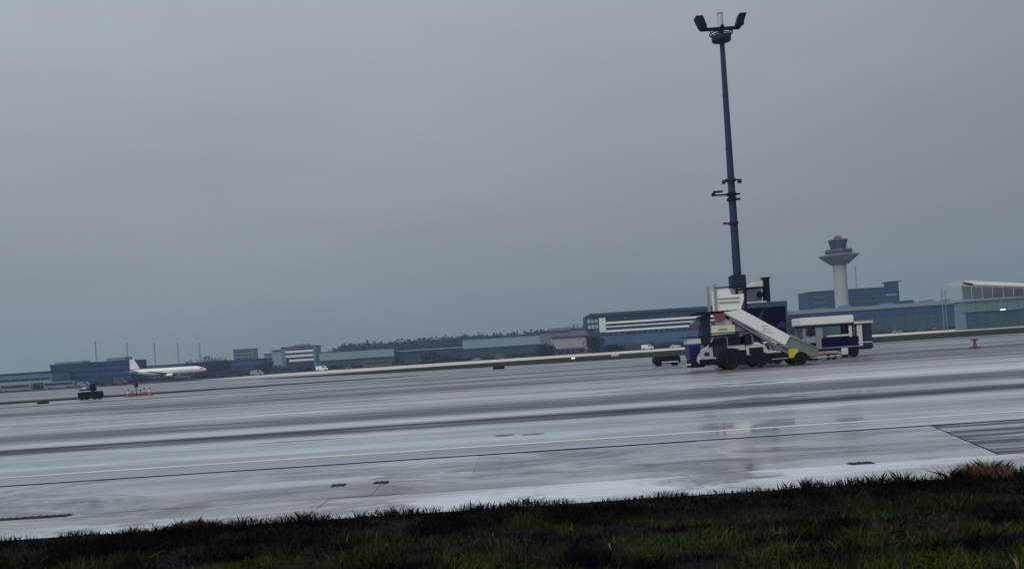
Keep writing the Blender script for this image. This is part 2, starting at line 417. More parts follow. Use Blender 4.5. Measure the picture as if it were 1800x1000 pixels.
# brackets part way up
def arm(y, x0, x1, th, m=DKMET, boxes=()):
    z = zpx(y, 1283)
    o = MB().box(x0, x1, -.05, .05, z - th, z + th).build('bracket_arm', m, rt)
    for bx_, bw, bh, dz in boxes:
        MB().box(bx_ - bw, bx_ + bw, -.16, .16, z + dz - bh, z + dz + bh).build('camera_unit', m, o, bevel=.02)
    MB().tube((0, 0, z - .12), (0, 0, z + .12), .44, n=14).build('clamp', m, o)
arm(317, -.75, .95, .06, DKMET, ((.78, .16, .14, -.16), (-.62, .14, .10, -.2)))
arm(342, -1.75, .75, .07, BLACK, ((-1.2, .42, .07, .3), (-1.6, .14, .09, .1)))
arm(351, -.35, .75, .09, BLACK)
arm(393, -.9, .1, .05, DKMET, ((-.75, .16, .06, .05),))
cb = MB(); cb.tube((.40, -.05, 2), (.21, -.05, zt - .2), .03, n=6); cb.build('cable', BLACK, rt)

# ------------------------------------------------------------------ wheels
def wheel(parent, x, y, r, wdt, side=-1):
    o = MB().lathe([(r * .62, -wdt / 2), (r * .94, -wdt / 2), (r, -wdt * .32), (r, wdt * .32), (r * .94, wdt / 2), (r * .62, wdt / 2)], (x, y, r), 20, 'Y').build('wheel', RUBBER, parent, smooth=True)
    MB().lathe([(r * .12, -wdt * .30), (r * .55, -wdt * .36), (r * .62, -wdt * .5 - .004), (r * .62, wdt * .5 + .004), (r * .12, wdt * .3)], (x, y, r), 16, 'Y').build('rim', GREYM, o, smooth=True)
    return o

# ------------------------------------------------------------------ passenger stairs truck
TY = 65.0                                            # near side; the vehicle is 2.5 m wide
def T(x, y): return at(x, y, TY)
xl = T(1214, 640)[0]; xr = T(1420, 640)[0]
st = thing('passenger_stairs', 'white self propelled passenger stairs parked below the floodlight mast', 'passenger stairs', (xl + 4, TY + 1.25, 0))
So = st.location
def mb_(): return MB(So)
Y0, Y1 = TY, TY + 2.5
ch = mb_().box(xl + .7, xr, Y0 + .25, Y1 - .25, .62, .98).build('chassis', BLACK, st, bevel=.03)
mb_().box(xl + .9, xr - .1, Y0 + .08, Y0 + .20, .42, .62).build('side_skirt', BLACK, ch)
mb_().box(T(1320, 640)[0], T(1385, 630)[0], Y0 + .03, Y0 + .075, .56, .60).build('skirt_strip', PALE, ch)
mb_().box(T(1320, 640)[0], T(1345, 630)[0], Y0 + .05, Y0 + .7, .30, .58).build('fuel_tank', BLACK, ch, bevel=.04)
cabx0, cabx1 = T(1236, 620)[0], T(1311, 610)[0]
prof = [(cabx0 - .45, .55), (cabx0 - .5, 1.15), (cabx0 - .05, 1.72), (cabx0 + .35, 1.82), (cabx0 + .85, 2.48), (cabx1 - .15, 2.55), (cabx1, 2.45), (cabx1, .95), (cabx0 + 1.9, .95), (cabx0 + 1.85, .62)]
cab = mb_().prism(prof, Y0 + .10, Y1 - .10).build('cab', mat('grimy_white', (.46, .48, .48), .45, var=.4, scale=2.2), st, bevel=.05)
wn = [(cabx0 + .45, 1.82), (cabx0 + .90, 2.46), (cabx0 + 1.88, 2.50), (cabx0 + 1.88, 1.80)]
mb_().prism(wn, Y0 + .06, Y0 + .12).build('side_window', CABGL, cab)
mb_().prism([(cabx0 + 1.94, 1.80), (cabx0 + 1.94, 2.50), (cabx1 - .04, 2.50), (cabx1 - .04, 1.84)], Y0 + .06, Y0 + .12).build('rear_window', CABGL, cab)
mb_().prism([(cabx0 + .33, 1.86), (cabx0 + .75, 2.42), (cabx0 + .80, 2.40), (cabx0 + .39, 1.84)], Y0 + .3, Y1 - .3).build('windscreen', CABGL, cab)
dr = mb_().box(cabx0 + .75, cabx0 + 1.9, Y0 + .065, Y0 + .11, 1.02, 1.80).build('door', DKMET, cab, bevel=.015)
mb_().box(cabx0 + 1.65, cabx0 + 1.82, Y0 + .04, Y0 + .07, 1.58, 1.63).build('handle', BLACK, dr)
mb_().box(cabx0 - .55, cabx0 - .38, Y0 + .1, Y1 - .1, .42, .72).build('bumper', BLACK, cab, bevel=.03)
mb_().lathe([(.12, -.03), (.12, .03)], (cabx0 - .3, Y0 + .09, .95), 12, 'Y').build('headlight', PALE, cab)
mb_().box(cabx0 + .45, cabx0 + .62, Y0 - .12, Y0 + .02, 1.85, 2.2).build('mirror', BLACK, cab, bevel=.02)
# wheel arch and wheels
for wx, rr_, ra_ in ((T(1286, 640)[0], .62, .5), (T(1337, 640)[0], .5, .3), (T(1407, 634)[0], .5, .1)):
    ar = mb_()
    pts = [(wx + (rr_ + ra_ + .1) * math.cos(a), rr_ - .1 + (rr_ + ra_) * math.sin(a)) for a in np.linspace(-.1, math.pi + .1, 14)]
    ar.prism(pts, Y0 + .0, Y0 + .09).build('wheel_arch', BLACK, ch)
    for yy in (Y0 + .02, Y1 - .25): wheel(st, wx - So.x, yy - So.y, rr_, .32)
mb_().box(T(1302, 600)[0], T(1322, 600)[0], Y0 + .06, Y1 - .4, 1.84, 2.48).build('control_cabinet', BLACK, st, bevel=.03)
mb_().box(cabx0 - .3, cabx0 + .9, Y0 + .05, Y0 + .095, .56, .90).build('sill_panel', BLACK, cab)
mb_().box(cabx0 + .1, cabx0 + .5, Y0 + .06, Y0 + .098, 1.15, 1.42).build('access_hatch', DKMET, cab)
mb_().box(T(1296, 615)[0], T(1312, 615)[0], Y0 + .03, Y0 + .3, 1.0, 1.42).build('battery_box', BLACK, st, bevel=.03)
for k in range(3): mb_().tube((T(1240, 600)[0] + .3 * k, Y0 + .05, 2.55 + .05 * k), (T(1300, 600)[0], Y0 + .05, 2.58 + .06 * k), .035, n=6).build('hose', BLACK, st)
mb_().box(T(1345, 620)[0], T(1392, 625)[0], Y0 + .12, Y0 + .5, .62, 1.05).build('rear_locker', BLACK, st, bevel=.03)
# blue power pack on the nose, step below it
bx0, bx1 = T(1213, 620)[0], T(1233, 620)[0]
pb = mb_().box(bx0, bx1, Y0 + .15, Y1 - .6, .98, 2.05).build('power_pack', BLUE, st, bevel=.04)
for k in range(4): mb_().box(bx0 + .12, bx1 - .12, Y0 + .12, Y0 + .155, 1.2 + k * .18, 1.27 + k * .18).build('louvre', NAVY, pb)
mb_().box(bx0 + .1, bx1 + .25, Y0 + .2, Y1 - .5, .30, .95).build('front_ballast', BLACK, st, bevel=.04)
mb_().box(bx0 - .1, bx1 + .1, Y0 + .3, Y1 - .8, 2.10, 2.55).build('tool_locker', PALE, st, bevel=.04)
mb_().box(bx0 - .35, bx1 + .25, Y0 + .2, Y1 - .7, 2.60, 2.68).build('locker_lid', BLACK, st)
mb_().tube((bx0 - .25, Y0 + .4, .55), (bx1 + .3, Y0 + .4, .55), .06, n=8).build('tow_bar', PALE, st)
# cream equipment cabin and dark lifting frame under the platform
ex0, ex1 = T(1252, 580)[0], T(1294, 580)[0]
eq = mb_().box(ex0, ex1, Y0 + .2, Y1 - .2, 2.62, 3.42).build('equipment_cabin', CREAM, st, bevel=.04)
mb_().box(ex0 + .5, ex0 + 1.2, Y0 + .17, Y0 + .21, 3.02, 3.16).build('vent', GREYM, eq)
mb_().box(ex0 - .05, ex1 + 1.2, Y0 + .16, Y1 - .16, 2.80, 2.86).build('trim_rail', BLACK, eq)
mb_().box(ex0 + .4, ex1 - .2, Y0 + .25, Y1 - .25, 3.44, 3.78).build('roof_locker', PALE, eq, bevel=.03)
mb_().box(ex1 + .02, ex1 + 1.5, Y0 + .25, Y1 - .25, 2.62, 3.3).build('hydraulic_cabinet', mat('taupe_panel', (.20, .19, .19), .5), st, bevel=.04)
mb_().prism([T(1232, 556), T(1252, 551), T(1250, 592), T(1243, 606), T(1234, 606), T(1238, 580)], Y0 + .5, Y1 - .5).build('lift_housing', DKMET, st, bevel=.05)
mb_().prism([T(1219, 570), T(1236, 556), T(1240, 566), T(1224, 580)], Y0 + .6, Y1 - .6).build('folded_ramp', mat('slate_grey_panel', (.075, .09, .12), .45), st, bevel=.03)
for yy in (Y0 + .35, Y1 - .35):
    mb_().tube((T(1300, 600)[0], yy, 1.0), (T(1290, 552)[0], yy, 4.3), .09, n=8).build('lift_strut', DKMET, st)
    mb_().tube((T(1252, 600)[0], yy, 2.5), (T(1284, 552)[0], yy, 4.4), .07, n=8).build('lift_strut', DKMET, st)

# top platform with guard walls
pz = T(1270, 546)[1]
px0, px1 = T(1222, 548)[0], T(1306, 545)[0]
pf = mb_().box(px0 + .4, px1, Y0 + .02, Y1 - .02, pz - .16, pz).build('platform', BLACK, st, bevel=.02)
mb_().box(px0, px0 + .4, Y0 + .1, Y1 - .1, pz - .2, pz - .02).build('dock_bumper', BLACK, pf, bevel=.06)
mb_().prism([(T(1254, 552)[0], pz - .2), (T(1278, 550)[0], pz - .2), (T(1272, 562)[0], pz - .75), (T(1258, 563)[0], pz - .85)], Y0 + .0, Y0 + .12).build('safety_curtain', MAROON, pf)
gx0, gx1 = T(1264, 520)[0], T(1311, 515)[0]
gz1 = T(1280, 507)[1]
for yy in (Y0 + .04, Y1 - .12):
    mb_().prism([(gx0, pz + .02), (gx1 - .45, pz + .02), (gx1 - .02, T(1310, 516)[1]), (gx1 - 1.1, T(1300, 517)[1]), (gx1 - 1.3, gz1), (gx0, gz1 + .02)], yy, yy + .06).build('guard_panel', WHITE, pf)
for yy in (Y0 + .02, Y1 - .14):
    for xx, m_ in ((T(1258, 520)[0], GREYM), (gx1 - .05, BLACK)):
        mb_().box(xx - .10, xx + .10, yy - .02, yy + .14, pz, T(1258, 499)[1] if m_ is GREYM else gz1 + .1).build('post', m_, pf)
for z_, m_ in ((gz1 + .1, BLACK), (T(1280, 524)[1], GREYM), (T(1280, 531)[1], GREYM)):
    mb_().box(gx0 - .3, gx1 + (.1 if m_ is BLACK else -.5), Y0 - .02, Y0 + .035, z_ - .045, z_ + .045).build('rail', m_, pf)
# stair flight
A, B_, C_, D_ = T(1272, 549), T(1303, 543.5), T(1389, 590), T(1380, 607)
for k, yy in enumerate((Y0 - .02, Y1 - .10)):
    sp_ = mb_().prism([A, B_, C_, D_], yy, yy + .08).build('side_panel', WHITE, st, bevel=.015)
    if k == 0:
        for (xa, ya), (xb, yb) in (((1338, 574), (1349, 572.5)), ((1341, 578), (1354, 579)), ((1339, 582), (1359, 585))):
            p, q = T(xa, ya), T(xb, yb)
            mb_().prism([(p[0], p[1] - .035), (q[0], q[1] - .03), (q[0] + .03, q[1] + .03), (p[0], p[1] + .035)], yy - .006, yy - .003).build('logo_stroke', GREYM, sp_)
        ed = mb_(); ed.prism([(A[0], A[1]), (D_[0], D_[1]), (D_[0] + .05, D_[1] - .10), (A[0] + .05, A[1] - .14)], yy - .01, yy + .09)
        ed.build('edge_trim', GREYM, sp_)
nst = 17
for k in range(nst):
    f = k / (nst - 1)
    X = B_[0] - .5 + f * (D_[0] - B_[0] + .45); Z = pz - .08 - f * (pz - 1.55)
    mb_().box(X - .02, X + .32, Y0 + .1, Y1 - .14, Z - .06, Z).build('step', GREYM, st)
stg = mb_()
for yy in (Y0 + .0, Y1 - .14):
    a_, b_ = T(1282, 561), T(1396, 628)
    stg.prism([(a_[0], a_[1]), (a_[0] + .1, a_[1] + .12), (b_[0] + .1, b_[1] + .1), (b_[0], b_[1] - .05)], yy, yy + .12)
    for k in range(6):
        f = (k + .5) / 6
        p = (a_[0] + (b_[0] - a_[0]) * f, yy + .06, a_[1] + (b_[1] - a_[1]) * f)
        stg.tube(p, (p[0] + .35, yy + .06, p[2] + .32), .04, n=6)
stg.build('stringer', MAUVE, st)
# lower telescopic section
E = [T(1390, 586), T(1440, 613), T(1437, 624), T(1386, 600)]
LG = mat('grey_mesh_panel', (.16, .19, .19), .5)
for yy in (Y0 + .12, Y1 - .2):
    mb_().prism([E[0], E[1], (E[1][0] - .05, .55), (E[3][0] + .3, .75), E[3]], yy, yy + .06).build('lower_panel', LG, st, bevel=.01)
for k in range(6):
    X = D_[0] + .4 + k * .36; Z = 1.45 - k * .2
    mb_().box(X - .02, X + .3, Y0 + .2, Y1 - .24, Z - .05, Z).build('step', GREYM, st)
hr = mb_()
for yy in (Y0 + .05, Y1 - .1):
    hr.tube((C_[0] - .1, yy, C_[1] + .02), (E[1][0], yy, E[1][1] + .02), .035, n=6)
hr.build('handrail', GREYM, st)
yx = T(1394, 620)
mb_().box(yx[0] - .32, yx[0] + .36, Y0 - .06, Y0 + .3, yx[1] - .38, yx[1] + .30).build('outrigger_box', YELLOW, st, bevel=.03)
mb_().box(yx[0] - .12, yx[0] + .12, Y0 + .02, Y0 + .22, .06, yx[1] - .36).build('jack', BLACK, st)
mb_().box(yx[0] - .3, yx[0] + .3, Y0 - .08, Y0 + .35, .0, .06).build('jack_foot', BLACK, st)
sup = mb_()
for xx, z1_ in ((T(1330, 620)[0], 2.35), (T(1360, 620)[0], 1.75)):
    for yy in (Y0 + .3, Y1 - .35): sup.tube((xx, yy, .95), (xx - .25, yy, z1_ + .2), .08, n=8)
sup.build('lift_ram', GREYM, st)
cov = mb_().prism([(T(1312, 620)[0], .98), (T(1312, 610)[0], 1.75), (T(1345, 612)[0], 1.78), (T(1352, 620)[0], 1.25), (T(1375, 620)[0], 1.2), (T(1375, 626)[0], .98)], Y0 + .15, Y1 - .15).build('engine_cover', mat('grimy_white', (.46, .48, .48), .45), st, bevel=.04)
mb_().box(T(1318, 620)[0], T(1343, 620)[0], Y0 + .11, Y0 + .155, 1.05, 1.55).build('grille', BLACK, cov)

# ------------------------------------------------------------------ navy high-lift catering truck behind
CY = 71.0
def Cp(x, y): return at(x, y, CY)
c0, c1 = Cp(1298, 560)[0], Cp(1384, 560)[0]
ct = thing('catering_truck', 'high lift truck with dark navy box body raised behind the stairs', 'truck', ((c0 + c1) / 2, CY + 1.2, 0))
Co = ct.location
def mc(): return MB(Co)
bz0, bz1 = 2.05, Cp(1350, 531)[1]
bd = mc().box(c0, c1, CY, CY + 2.4, bz0, bz1).build('box_body', NAVY, ct, bevel=.03)
mc().box(c0 - .04, c1 + .05, CY - .05, CY + 2.45, bz1 - .42, bz1 + .02).build('top_rail', mat('slate_blue_rail', (.05, .07, .14), .4), bd, bevel=.03)
for xx in (c0 - .03, c1 - .12): mc().box(xx, xx + .15, CY - .045, CY + .1, bz0, bz1 - .43).build('corner_post', mat('slate_blue_rail', (.05, .07, .14), .4), bd)
p = Cp(1340, 556)
mc().prism([(p[0] - .5, p[1] - .35), (p[0] - .1, p[1] + .4), (p[0] + .25, p[1] + .55), (p[0] + .05, p[1] + .1), (p[0] - .2, p[1] - .4)], CY - .008, CY - .003).build('logo_mark', PURPLE, bd)
p = Cp(1376, 570)
mc().prism([(p[0] - .5, p[1] - .3), (p[0] - .35, p[1] + .15), (p[0] + .22, p[1] + .25), (p[0] + .22, p[1] - .4), (p[0] - .1, p[1] - .2)], CY - .008, CY - .003).build('logo_mark', PURPLE, bd)
mc().box(c0 - .6, c1 + .02, CY + .2, CY + 2.2, .65, .95).build('chassis', BLACK, ct)
mc().box(c0 - 2.2, c0 - .1, CY + .05, CY + 2.35, .6, 2.0).build('cab', WHITE, ct, bevel=.08)
sc_ = mc()
for yy in (CY + .3, CY + 2.0):
    sc_.tube((c0 + .2, yy, 1.0), (c1 - .2, yy, 2.0), .07, n=6); sc_.tube((c0 + .2, yy, 2.0), (c1 - .2, yy, 1.0), .07, n=6)
sc_.build('scissor_lift', GREYM, ct)
for wx in (c0 - 1.2, c1 - 1.0):
    for yy in (CY + .2, CY + 2.2): wheel(ct, wx - Co.x, yy - Co.y, .48, .3)
# raised cabin on its roof
k0, k1 = Cp(1312, 515)[0], Cp(1350, 515)[0]
rf = mc().prism([(k0 - .25, bz1 + .12), (k1 - .5, bz1 + .12), (k1 - .5, Cp(1340, 505)[1]), (k0 + .2, Cp(1312, 507)[1] - .1)], CY + .1, CY + 1.9).build('roof_cabin', mat('slate_grey_panel', (.075, .09, .12), .45), ct, bevel=.03)
p = Cp(1336, 518)
mc().lathe([(.28, -.03), (.28, .03)], (p[0], CY + .08, p[1]), 14, 'Y').build('porthole', BLACK, rf)
q0, q1 = Cp(1312, 505), Cp(1345, 503)
mc().box(q0[0] - .2, q1[0] + .1, CY + .05, CY + 2.0, q1[1] - .12, q1[1]).build('cabin_roof', BLACK, rf)
mc().prism([(q0[0], q1[1] + .01), (q1[0] - .05, q1[1] + .01), (q1[0] - .05, q1[1] + .5), (q0[0] + .9, q1[1] + .45)], CY + .3, CY + 1.6).build('air_duct', PALE, rf, bevel=.02)
mc().box(k0 - .1, k1 - .15, CY - .02, CY + 2.1, bz1 + .025, bz1 + .11).build('deck_edge', WHITE, ct)
p0, p1 = Cp(1344.5, 515)[0], Cp(1354.5, 515)[0]
mc().box(p0, p1, CY + .1, CY + .7, bz1 + .04, Cp(1349, 489)[1]).build('exhaust_stack', BLACK, ct, bevel=.03)
mc().box(p0 - .12, p1 + .1, CY + .05, CY + .75, Cp(1349, 489)[1] + .003, Cp(1349, 488)[1] + .06).build('stack_cap', BLACK, ct)

# ------------------------------------------------------------------ white-roofed service vehicle on the right
VY = 76.0
def V(x, y): return at(x, y, VY)
v0, v1 = V(1408, 600)[0], V(1535, 600)[0]
sv = thing('service_vehicle', 'open sided navy service vehicle with a thick white roof', 'service vehicle', ((v0 + v1) / 2, VY + 1.1, 0))
Vo = sv.location
def mv(): return MB(Vo)
mv().box(v0 + .3, v1 - .1, VY + .1, VY + 2.1, .62, .88).build('chassis', BLACK, sv, bevel=.03)
mv().box(V(1510, 600)[0], v1, VY + .0, VY + 2.2, .70, .98).build('rear_step', DKMET, sv, bevel=.03)
mv().box(V(1508, 600)[0], v1 - .1, VY - .02, VY + 2.2, 1.22, 1.30).build('rear_bar', PALE, sv)
bd = mv().box(V(1443, 600)[0], V(1511, 600)[0], VY, VY + 2.2, .92, 1.88).build('body', NAVY, sv, bevel=.06)
mv().box(V(1455, 592)[0], V(1492, 592)[0], VY - .05, VY + .5, 1.92, 2.06).build('worktop', WHITE, sv, bevel=.02)
mv().box(V(1445, 592)[0], V(1516, 592)[0], VY - .03, VY + .02, .93, 1.0).build('sill_strip', mat('lilac_strip', (.30, .32, .50), .4), bd)
rf = mv().box(v0, V(1500, 562)[0], VY - .1, VY + 2.3, V(1455, 570)[1], V(1455, 556)[1]).build('roof', WHITE, sv, bevel=.07)
mv().box(v0 + .2, V(1530, 562)[0], VY - .05, VY + 2.25, V(1455, 570)[1] - .18, V(1455, 570)[1] - .01).build('roof_frame', BLACK, rf)
mv().box(V(1500, 562)[0] + .02, v1 + .05, VY - .08, VY + 2.28, V(1518, 568)[1], V(1518, 564)[1]).build('rear_canopy', PALE, rf)
zr = V(1455, 570)[1] - .18
for x0_, x1_, m_ in ((1412, 1416, GREYM), (1434, 1446, GREYM), (1493, 1498, PALE), (1507, 1516, PALE)):
    for yy in (VY + .03, VY + 2.05):
        mv().box(V(x0_, 585)[0], V(x1_, 585)[0], yy, yy + .12, .9, zr).build('pillar', m_, sv)
mv().box(V(1519, 585)[0], V(1533, 585)[0], VY + .02, VY + 2.15, .99, zr + .1).build('rear_panel', mat('dark_blue_panel', (.012, .022, .06), .4), sv, bevel=.03)
bn = mv().prism([(V(1417, 600)[0], .9), (V(1417, 600)[0], 1.7), (V(1432, 590)[0], 2.2), (V(1443, 590)[0], 2.2), (V(1443, 600)[0], .9)], VY + .15, VY + 2.0).build('bonnet', mat('grey_bonnet', (.28, .32, .34), .4), sv, bevel=.05)
mv().box(V(1420, 600)[0], V(1436, 600)[0], VY + .11, VY + .16, 1.1, 1.5).build('vent', BLACK, bn)
mv().box(V(1424, 600)[0], V(1446, 600)[0], VY + .11, VY + .9, zr - .75, zr - .35).build('sun_visor', DKMET, rf)
seat = mv().box(V(1492, 590)[0], V(1500, 590)[0], VY + .5, VY + 1.7, 1.9, 2.75).build('seat', BLACK, sv, bevel=.08)
mv().lathe([(.2, 0), (.24, .1), (.2, .3)], (V(1496, 590)[0], VY + 1.1, 2.76), 12).build('headrest', BLACK, seat)
mv().box(V(1478, 600)[0], V(1490, 600)[0], VY - .04, VY + .5, .25, .88).build('side_tank', PALE, sv, bevel=.06)
for wx in (V(1428, 620)[0], V(1501, 620)[0]):
    for yy in (VY + .12, VY + 2.05): wheel(sv, wx - Vo.x, yy - Vo.y, .46, .3)

# ------------------------------------------------------------------ low dolly between stairs and service vehicle
DY = 72.0
d0, d1 = at(1426, 620, DY)[0], at(1474, 620, DY)[0]
dl = thing('baggage_dolly', 'low flat baggage dolly with faded orange rails before the service vehicle', 'dolly', ((d0 + d1) / 2, DY + .7, 0))
Do = dl.location
MB(Do).box(d0, d1, DY, DY + 1.5, .42, .52).build('deck', DKMET, dl, bevel=.02)
for z_, m_ in ((.58, ORANGE), (.74, ORANGE)): MB(Do).box(d0 + .1, d1 - .05, DY - .03, DY + .03, z_ - .035, z_ + .035).build('rail', m_, dl)
MB(Do).box(d0 - .1, d1 - .3, DY - .05, DY + .02, .24, .32).build('edge_strip', mat('worn_pink_strip', (.42, .36, .34), .5), dl)
for xx in (d0 + .1, (d0 + d1) / 2, d1 - .1): MB(Do).box(xx - .03, xx + .03, DY - .02, DY + .04, .5, .8).build('post', DKMET, dl)
for wx in (d0 + .35, d1 - .35):
    for yy in (DY + .1, DY + 1.4): wheel(dl, wx - Do.x, yy - Do.y, .2, .12)

# ------------------------------------------------------------------ dark cart left of the stairs
KY = 87.0
k0, k1 = at(1151, 640, KY)[0], at(1197, 640, KY)[0]
kt = thing('battery_cart', 'low black cart with a white stripe left of the passenger stairs', 'cart', ((k0 + k1) / 2, KY + .8, 0))
Ko = kt.location
MB(Ko).box(k0, k1, KY, KY + 1.6, .26, .96).build('body', BLACK, kt, bevel=.05)
MB(Ko).box(k0 + .7, k1 - .25, KY - .02, KY + .03, .36, .45).build('stripe', WHITE, kt)
MB(Ko).box(k0 + .15, k1 - .15, KY + .1, KY + 1.5, .965, 1.03).build('lid', DKMET, kt, bevel=.02)
MB(Ko).tube((k1 - .05, KY + .8, .4), (k1 + 1.0, KY + .8, .35), .05, n=8).build('drawbar', GREYM, kt)
for wx in (k0 + .5, k1 - .5):
    for yy in (KY + .1, KY + 1.5): wheel(kt, wx - Ko.x, yy - Ko.y, .26, .18)

# ------------------------------------------------------------------ left: tug, barriers
GY = 107.0
tx = gx(160, GY)
tg = thing('baggage_tug', 'black baggage tug with a white band on the left apron', 'tug', (tx, GY, 0))
MB().prism([(-1.25, .28), (-1.28, .95), (-1.1, 1.02), (1.1, 1.02), (1.28, .85), (1.28, .28)], -.75, .75).build('body', BLACK, tg, bevel=.05)
MB().box(-1.2, .35, -.78, .78, 1.03, 1.13).build('band', WHITE, tg, bevel=.02)
cbn = MB().prism([(-1.1, 1.135), (-1.05, 1.34), (.1, 1.34), (.15, 1.135)], -.68, .68).build('engine_deck', BLACK, tg, bevel=.03)
MB().box(-.75, -.25, -.5, .5, 1.342, 1.62).build('white_crate', PALE, cbn, bevel=.03)
MB().prism([(.15, 1.135), (.18, 1.85), (.38, 1.85), (.62, 1.135)], -.5, .5).build('seat', BLACK, tg, bevel=.05)
MB().tube((.75, 0, 1.02), (.55, 0, 1.55), .04, n=8).build('steering_column', BLACK, tg)
MB().lathe([(.10, -.03), (.22, 0), (.10, .03)], (.55, 0, 1.56), 12).build('steering_wheel', BLACK, tg)
for wx in (-.8, .82):
    for yy in (-.62, .62): wheel(tg, wx, yy, .36, .24)

RY = 110.0
def barrier(px, wid, label, lamp):
    X = gx(px, RY)
    b = thing('traffic_barrier', label, 'barrier', (X, RY, 0))
    MB().prism([(-wid / 2, .0), (-wid / 2 + .06, .26), (wid / 2 - .06, .26), (wid / 2, .0)], -.22, .22).build('base_block', RED, b, bevel=.04)
    MB().box(-wid / 2 + .1, wid / 2 - .1, -.03, .03, .66, .74).build('board', mat('faded_red_board', (.26, .11, .14), .5), b)
    for xx in (-wid / 2 + .2, wid / 2 - .2): MB().box(xx - .05, xx + .05, -.04, .04, .24, .8).build('post', MAROON, b)
    if lamp:
        MB().tube((0, 0, .24), (0, 0, 1.2), .05, n=8).build('lamp_post', BLACK, b)
        lm = MB().box(-.24, .24, -.18, .18, 1.15, 1.62).build('warning_lamp', BLACK, b, bevel=.05)
        MB().lathe([(.15, -.03), (.15, .02)], (0, -.19, 1.38), 12, 'Y').build('lens', MAROON, lm)
barrier(240, 1.5, 'low red barrier carrying a black warning lamp on the left apron', True)
PINK = mat('faded_red_cone', (.34, .07, .12), .5)
def cone(px, Y, label):
    X = gx(px, Y)
    b = thing('traffic_cone', label, 'traffic cone', (X, Y, 0), 'faded red cones beside the barrier')
    MB().box(-.32, .32, -.32, .32, 0, .07).build('base', MAROON, b, bevel=.02)
    MB().lathe([(.25, .071), (.07, 1.0), (.04, 1.02)], O, 14).build('body', PINK, b, smooth=True)
    MB().lathe([(.180, .47), (.136, .70)], O, 14).build('band', PALE, b)
cone(226, 109.0, 'faded red traffic cone left of the black warning lamp')
cone(254, 111.0, 'faded red traffic cone close right of the black warning lamp')
cone(264, 109.5, 'rightmost faded red traffic cone beside the low barrier')

# red hydrant marker on the right
HY = 78.0
hx = gx(1714, HY)
hy = thing('hydrant_marker', 'red marker standing alone on the wet apron at right', 'marker', (hx, HY, 0)); hy.scale = (.8, .8, .85)
MB().box(-.55, .55, -.3, .3, 0, .16).build('foot', MAROON, hy, bevel=.04)
MB().lathe([(.24, .16), (.2, .3), (.16, .36), (.12, .8), (.16, .84)], O, 14).build('stem', mat('dull_red_enamel', (.15, .025, .05), .5), hy, smooth=True)
MB().box(-.42, .42, -.06, .06, .84, 1.0).build('head_board', mat('dull_red_enamel', (.15, .025, .05), .5), hy, bevel=.02)
# small dark boxes on the ground
def lowbox(px, Y, wd, h, label):
    X = gx(px, Y)
    b = thing('ground_box', label, 'ground box', (X, Y, 0))
    MB().prism([(-wd / 2, .0), (-wd / 2 + .12, h), (wd / 2 - .12, h), (wd / 2, 0)], -.35, .35).build('housing', BLACK, b, bevel=.03)
    MB().box(-wd * .28, wd * .28, -.37, -.30, h * .35, h * .6).build('panel', DKMET, b)
lowbox(877, 133, 1.9, .5, 'low black box on the wet apron beside the far grass verge')
lowbox(76, 101, 1.2, .22, 'low black box in front of the left grass strip')
def sign(px, Y, wd, h, m, label):
    X = gx(px, Y)
    b = thing('taxiway_sign', label, 'sign', (X, Y, .1))
    MB().box(-wd / 2, wd / 2, -.1, .1, .3, h).build('panel', m, b, bevel=.03)
    for xx in (-wd * .35, wd * .35): MB().box(xx - .04, xx + .04, -.05, .05, 0, .3).build('leg', BLACK, b)
sign(1008, 176, .7, .55, HALO, 'small bright lit sign on the far grass verge')
sign(1081, 172, 1.5, .75, PALE, 'small dull pale sign on the far grass verge')

# ------------------------------------------------------------------ control tower
WY = 590.0
wx_, _ = at(1479, 520, WY)
tw = thing('control_tower', 'pale concrete control tower with flared dark glazed cab', 'control tower', (wx_, WY, 0))
def wz(y): return at(1474, y, WY)[1]
zf0, zf1 = wz(466), wz(450)
MB().lathe([(4.9, 0), (4.5, 15), (4.4, zf0 - 3), (4.6, zf0)], O, 28).build('shaft', CONCW, tw, smooth=True)
fl = MB().lathe([(4.6, zf0), (6.0, zf0 + .4), (12.6, zf1 - .6), (13.2, zf1), (13.2, zf1 + .5), (8, zf1 + .5)], O, 32).build('flared_base', mat('tower_soffit', (.25, .28, .29), .6, scale=.1), tw, smooth=True)
dk = mat('tower_dark_cladding', (.035, .035, .055), .45, scale=.2)
gl = MB().lathe([(8.6, zf1 + .5), (9.2, zf1 + 3.4), (8.9, zf1 + 4.2), (5.5, zf1 + 4.4)], O, 12).build('gallery', dk, tw)
cbz = zf1 + 4.4; cz1 = wz(424)
MB().lathe([(4.7, cbz), (4.9, cbz + 1.2), (5.9, cz1 - .3), (5.9, cz1)], O, 12).build('cab_glass', GLASS, tw)
ml = MB()
for i in range(12):
    a = 2 * math.pi * i / 12
    ml.tube((4.95 * math.cos(a), 4.95 * math.sin(a), cbz), (6.0 * math.cos(a), 6.0 * math.sin(a), cz1), .16, n=6)
ml.build('mullions', dk, tw)
MB().lathe([(6.6, cz1), (6.8, cz1 + .5), (6.4, cz1 + 1.0), (3.0, cz1 + 1.6)], O, 24).build('cab_roof', dk, tw, smooth=True)
MB().lathe([(2.6, cz1 + 1.6), (2.6, cz1 + 2.7), (1.2, cz1 + 2.9)], O, 16).build('roof_drum', dk, tw)
MB().lathe([(1.9, cz1 + 3.5), (2.1, cz1 + 3.7), (1.9, cz1 + 3.9)], O, 16).build('radar_ring', GREYM, tw)
MB().tube((0, 0, cz1 + 2.8), (0, 0, cz1 + 5.0), .16, n=8).build('aerial', GREYM, tw)
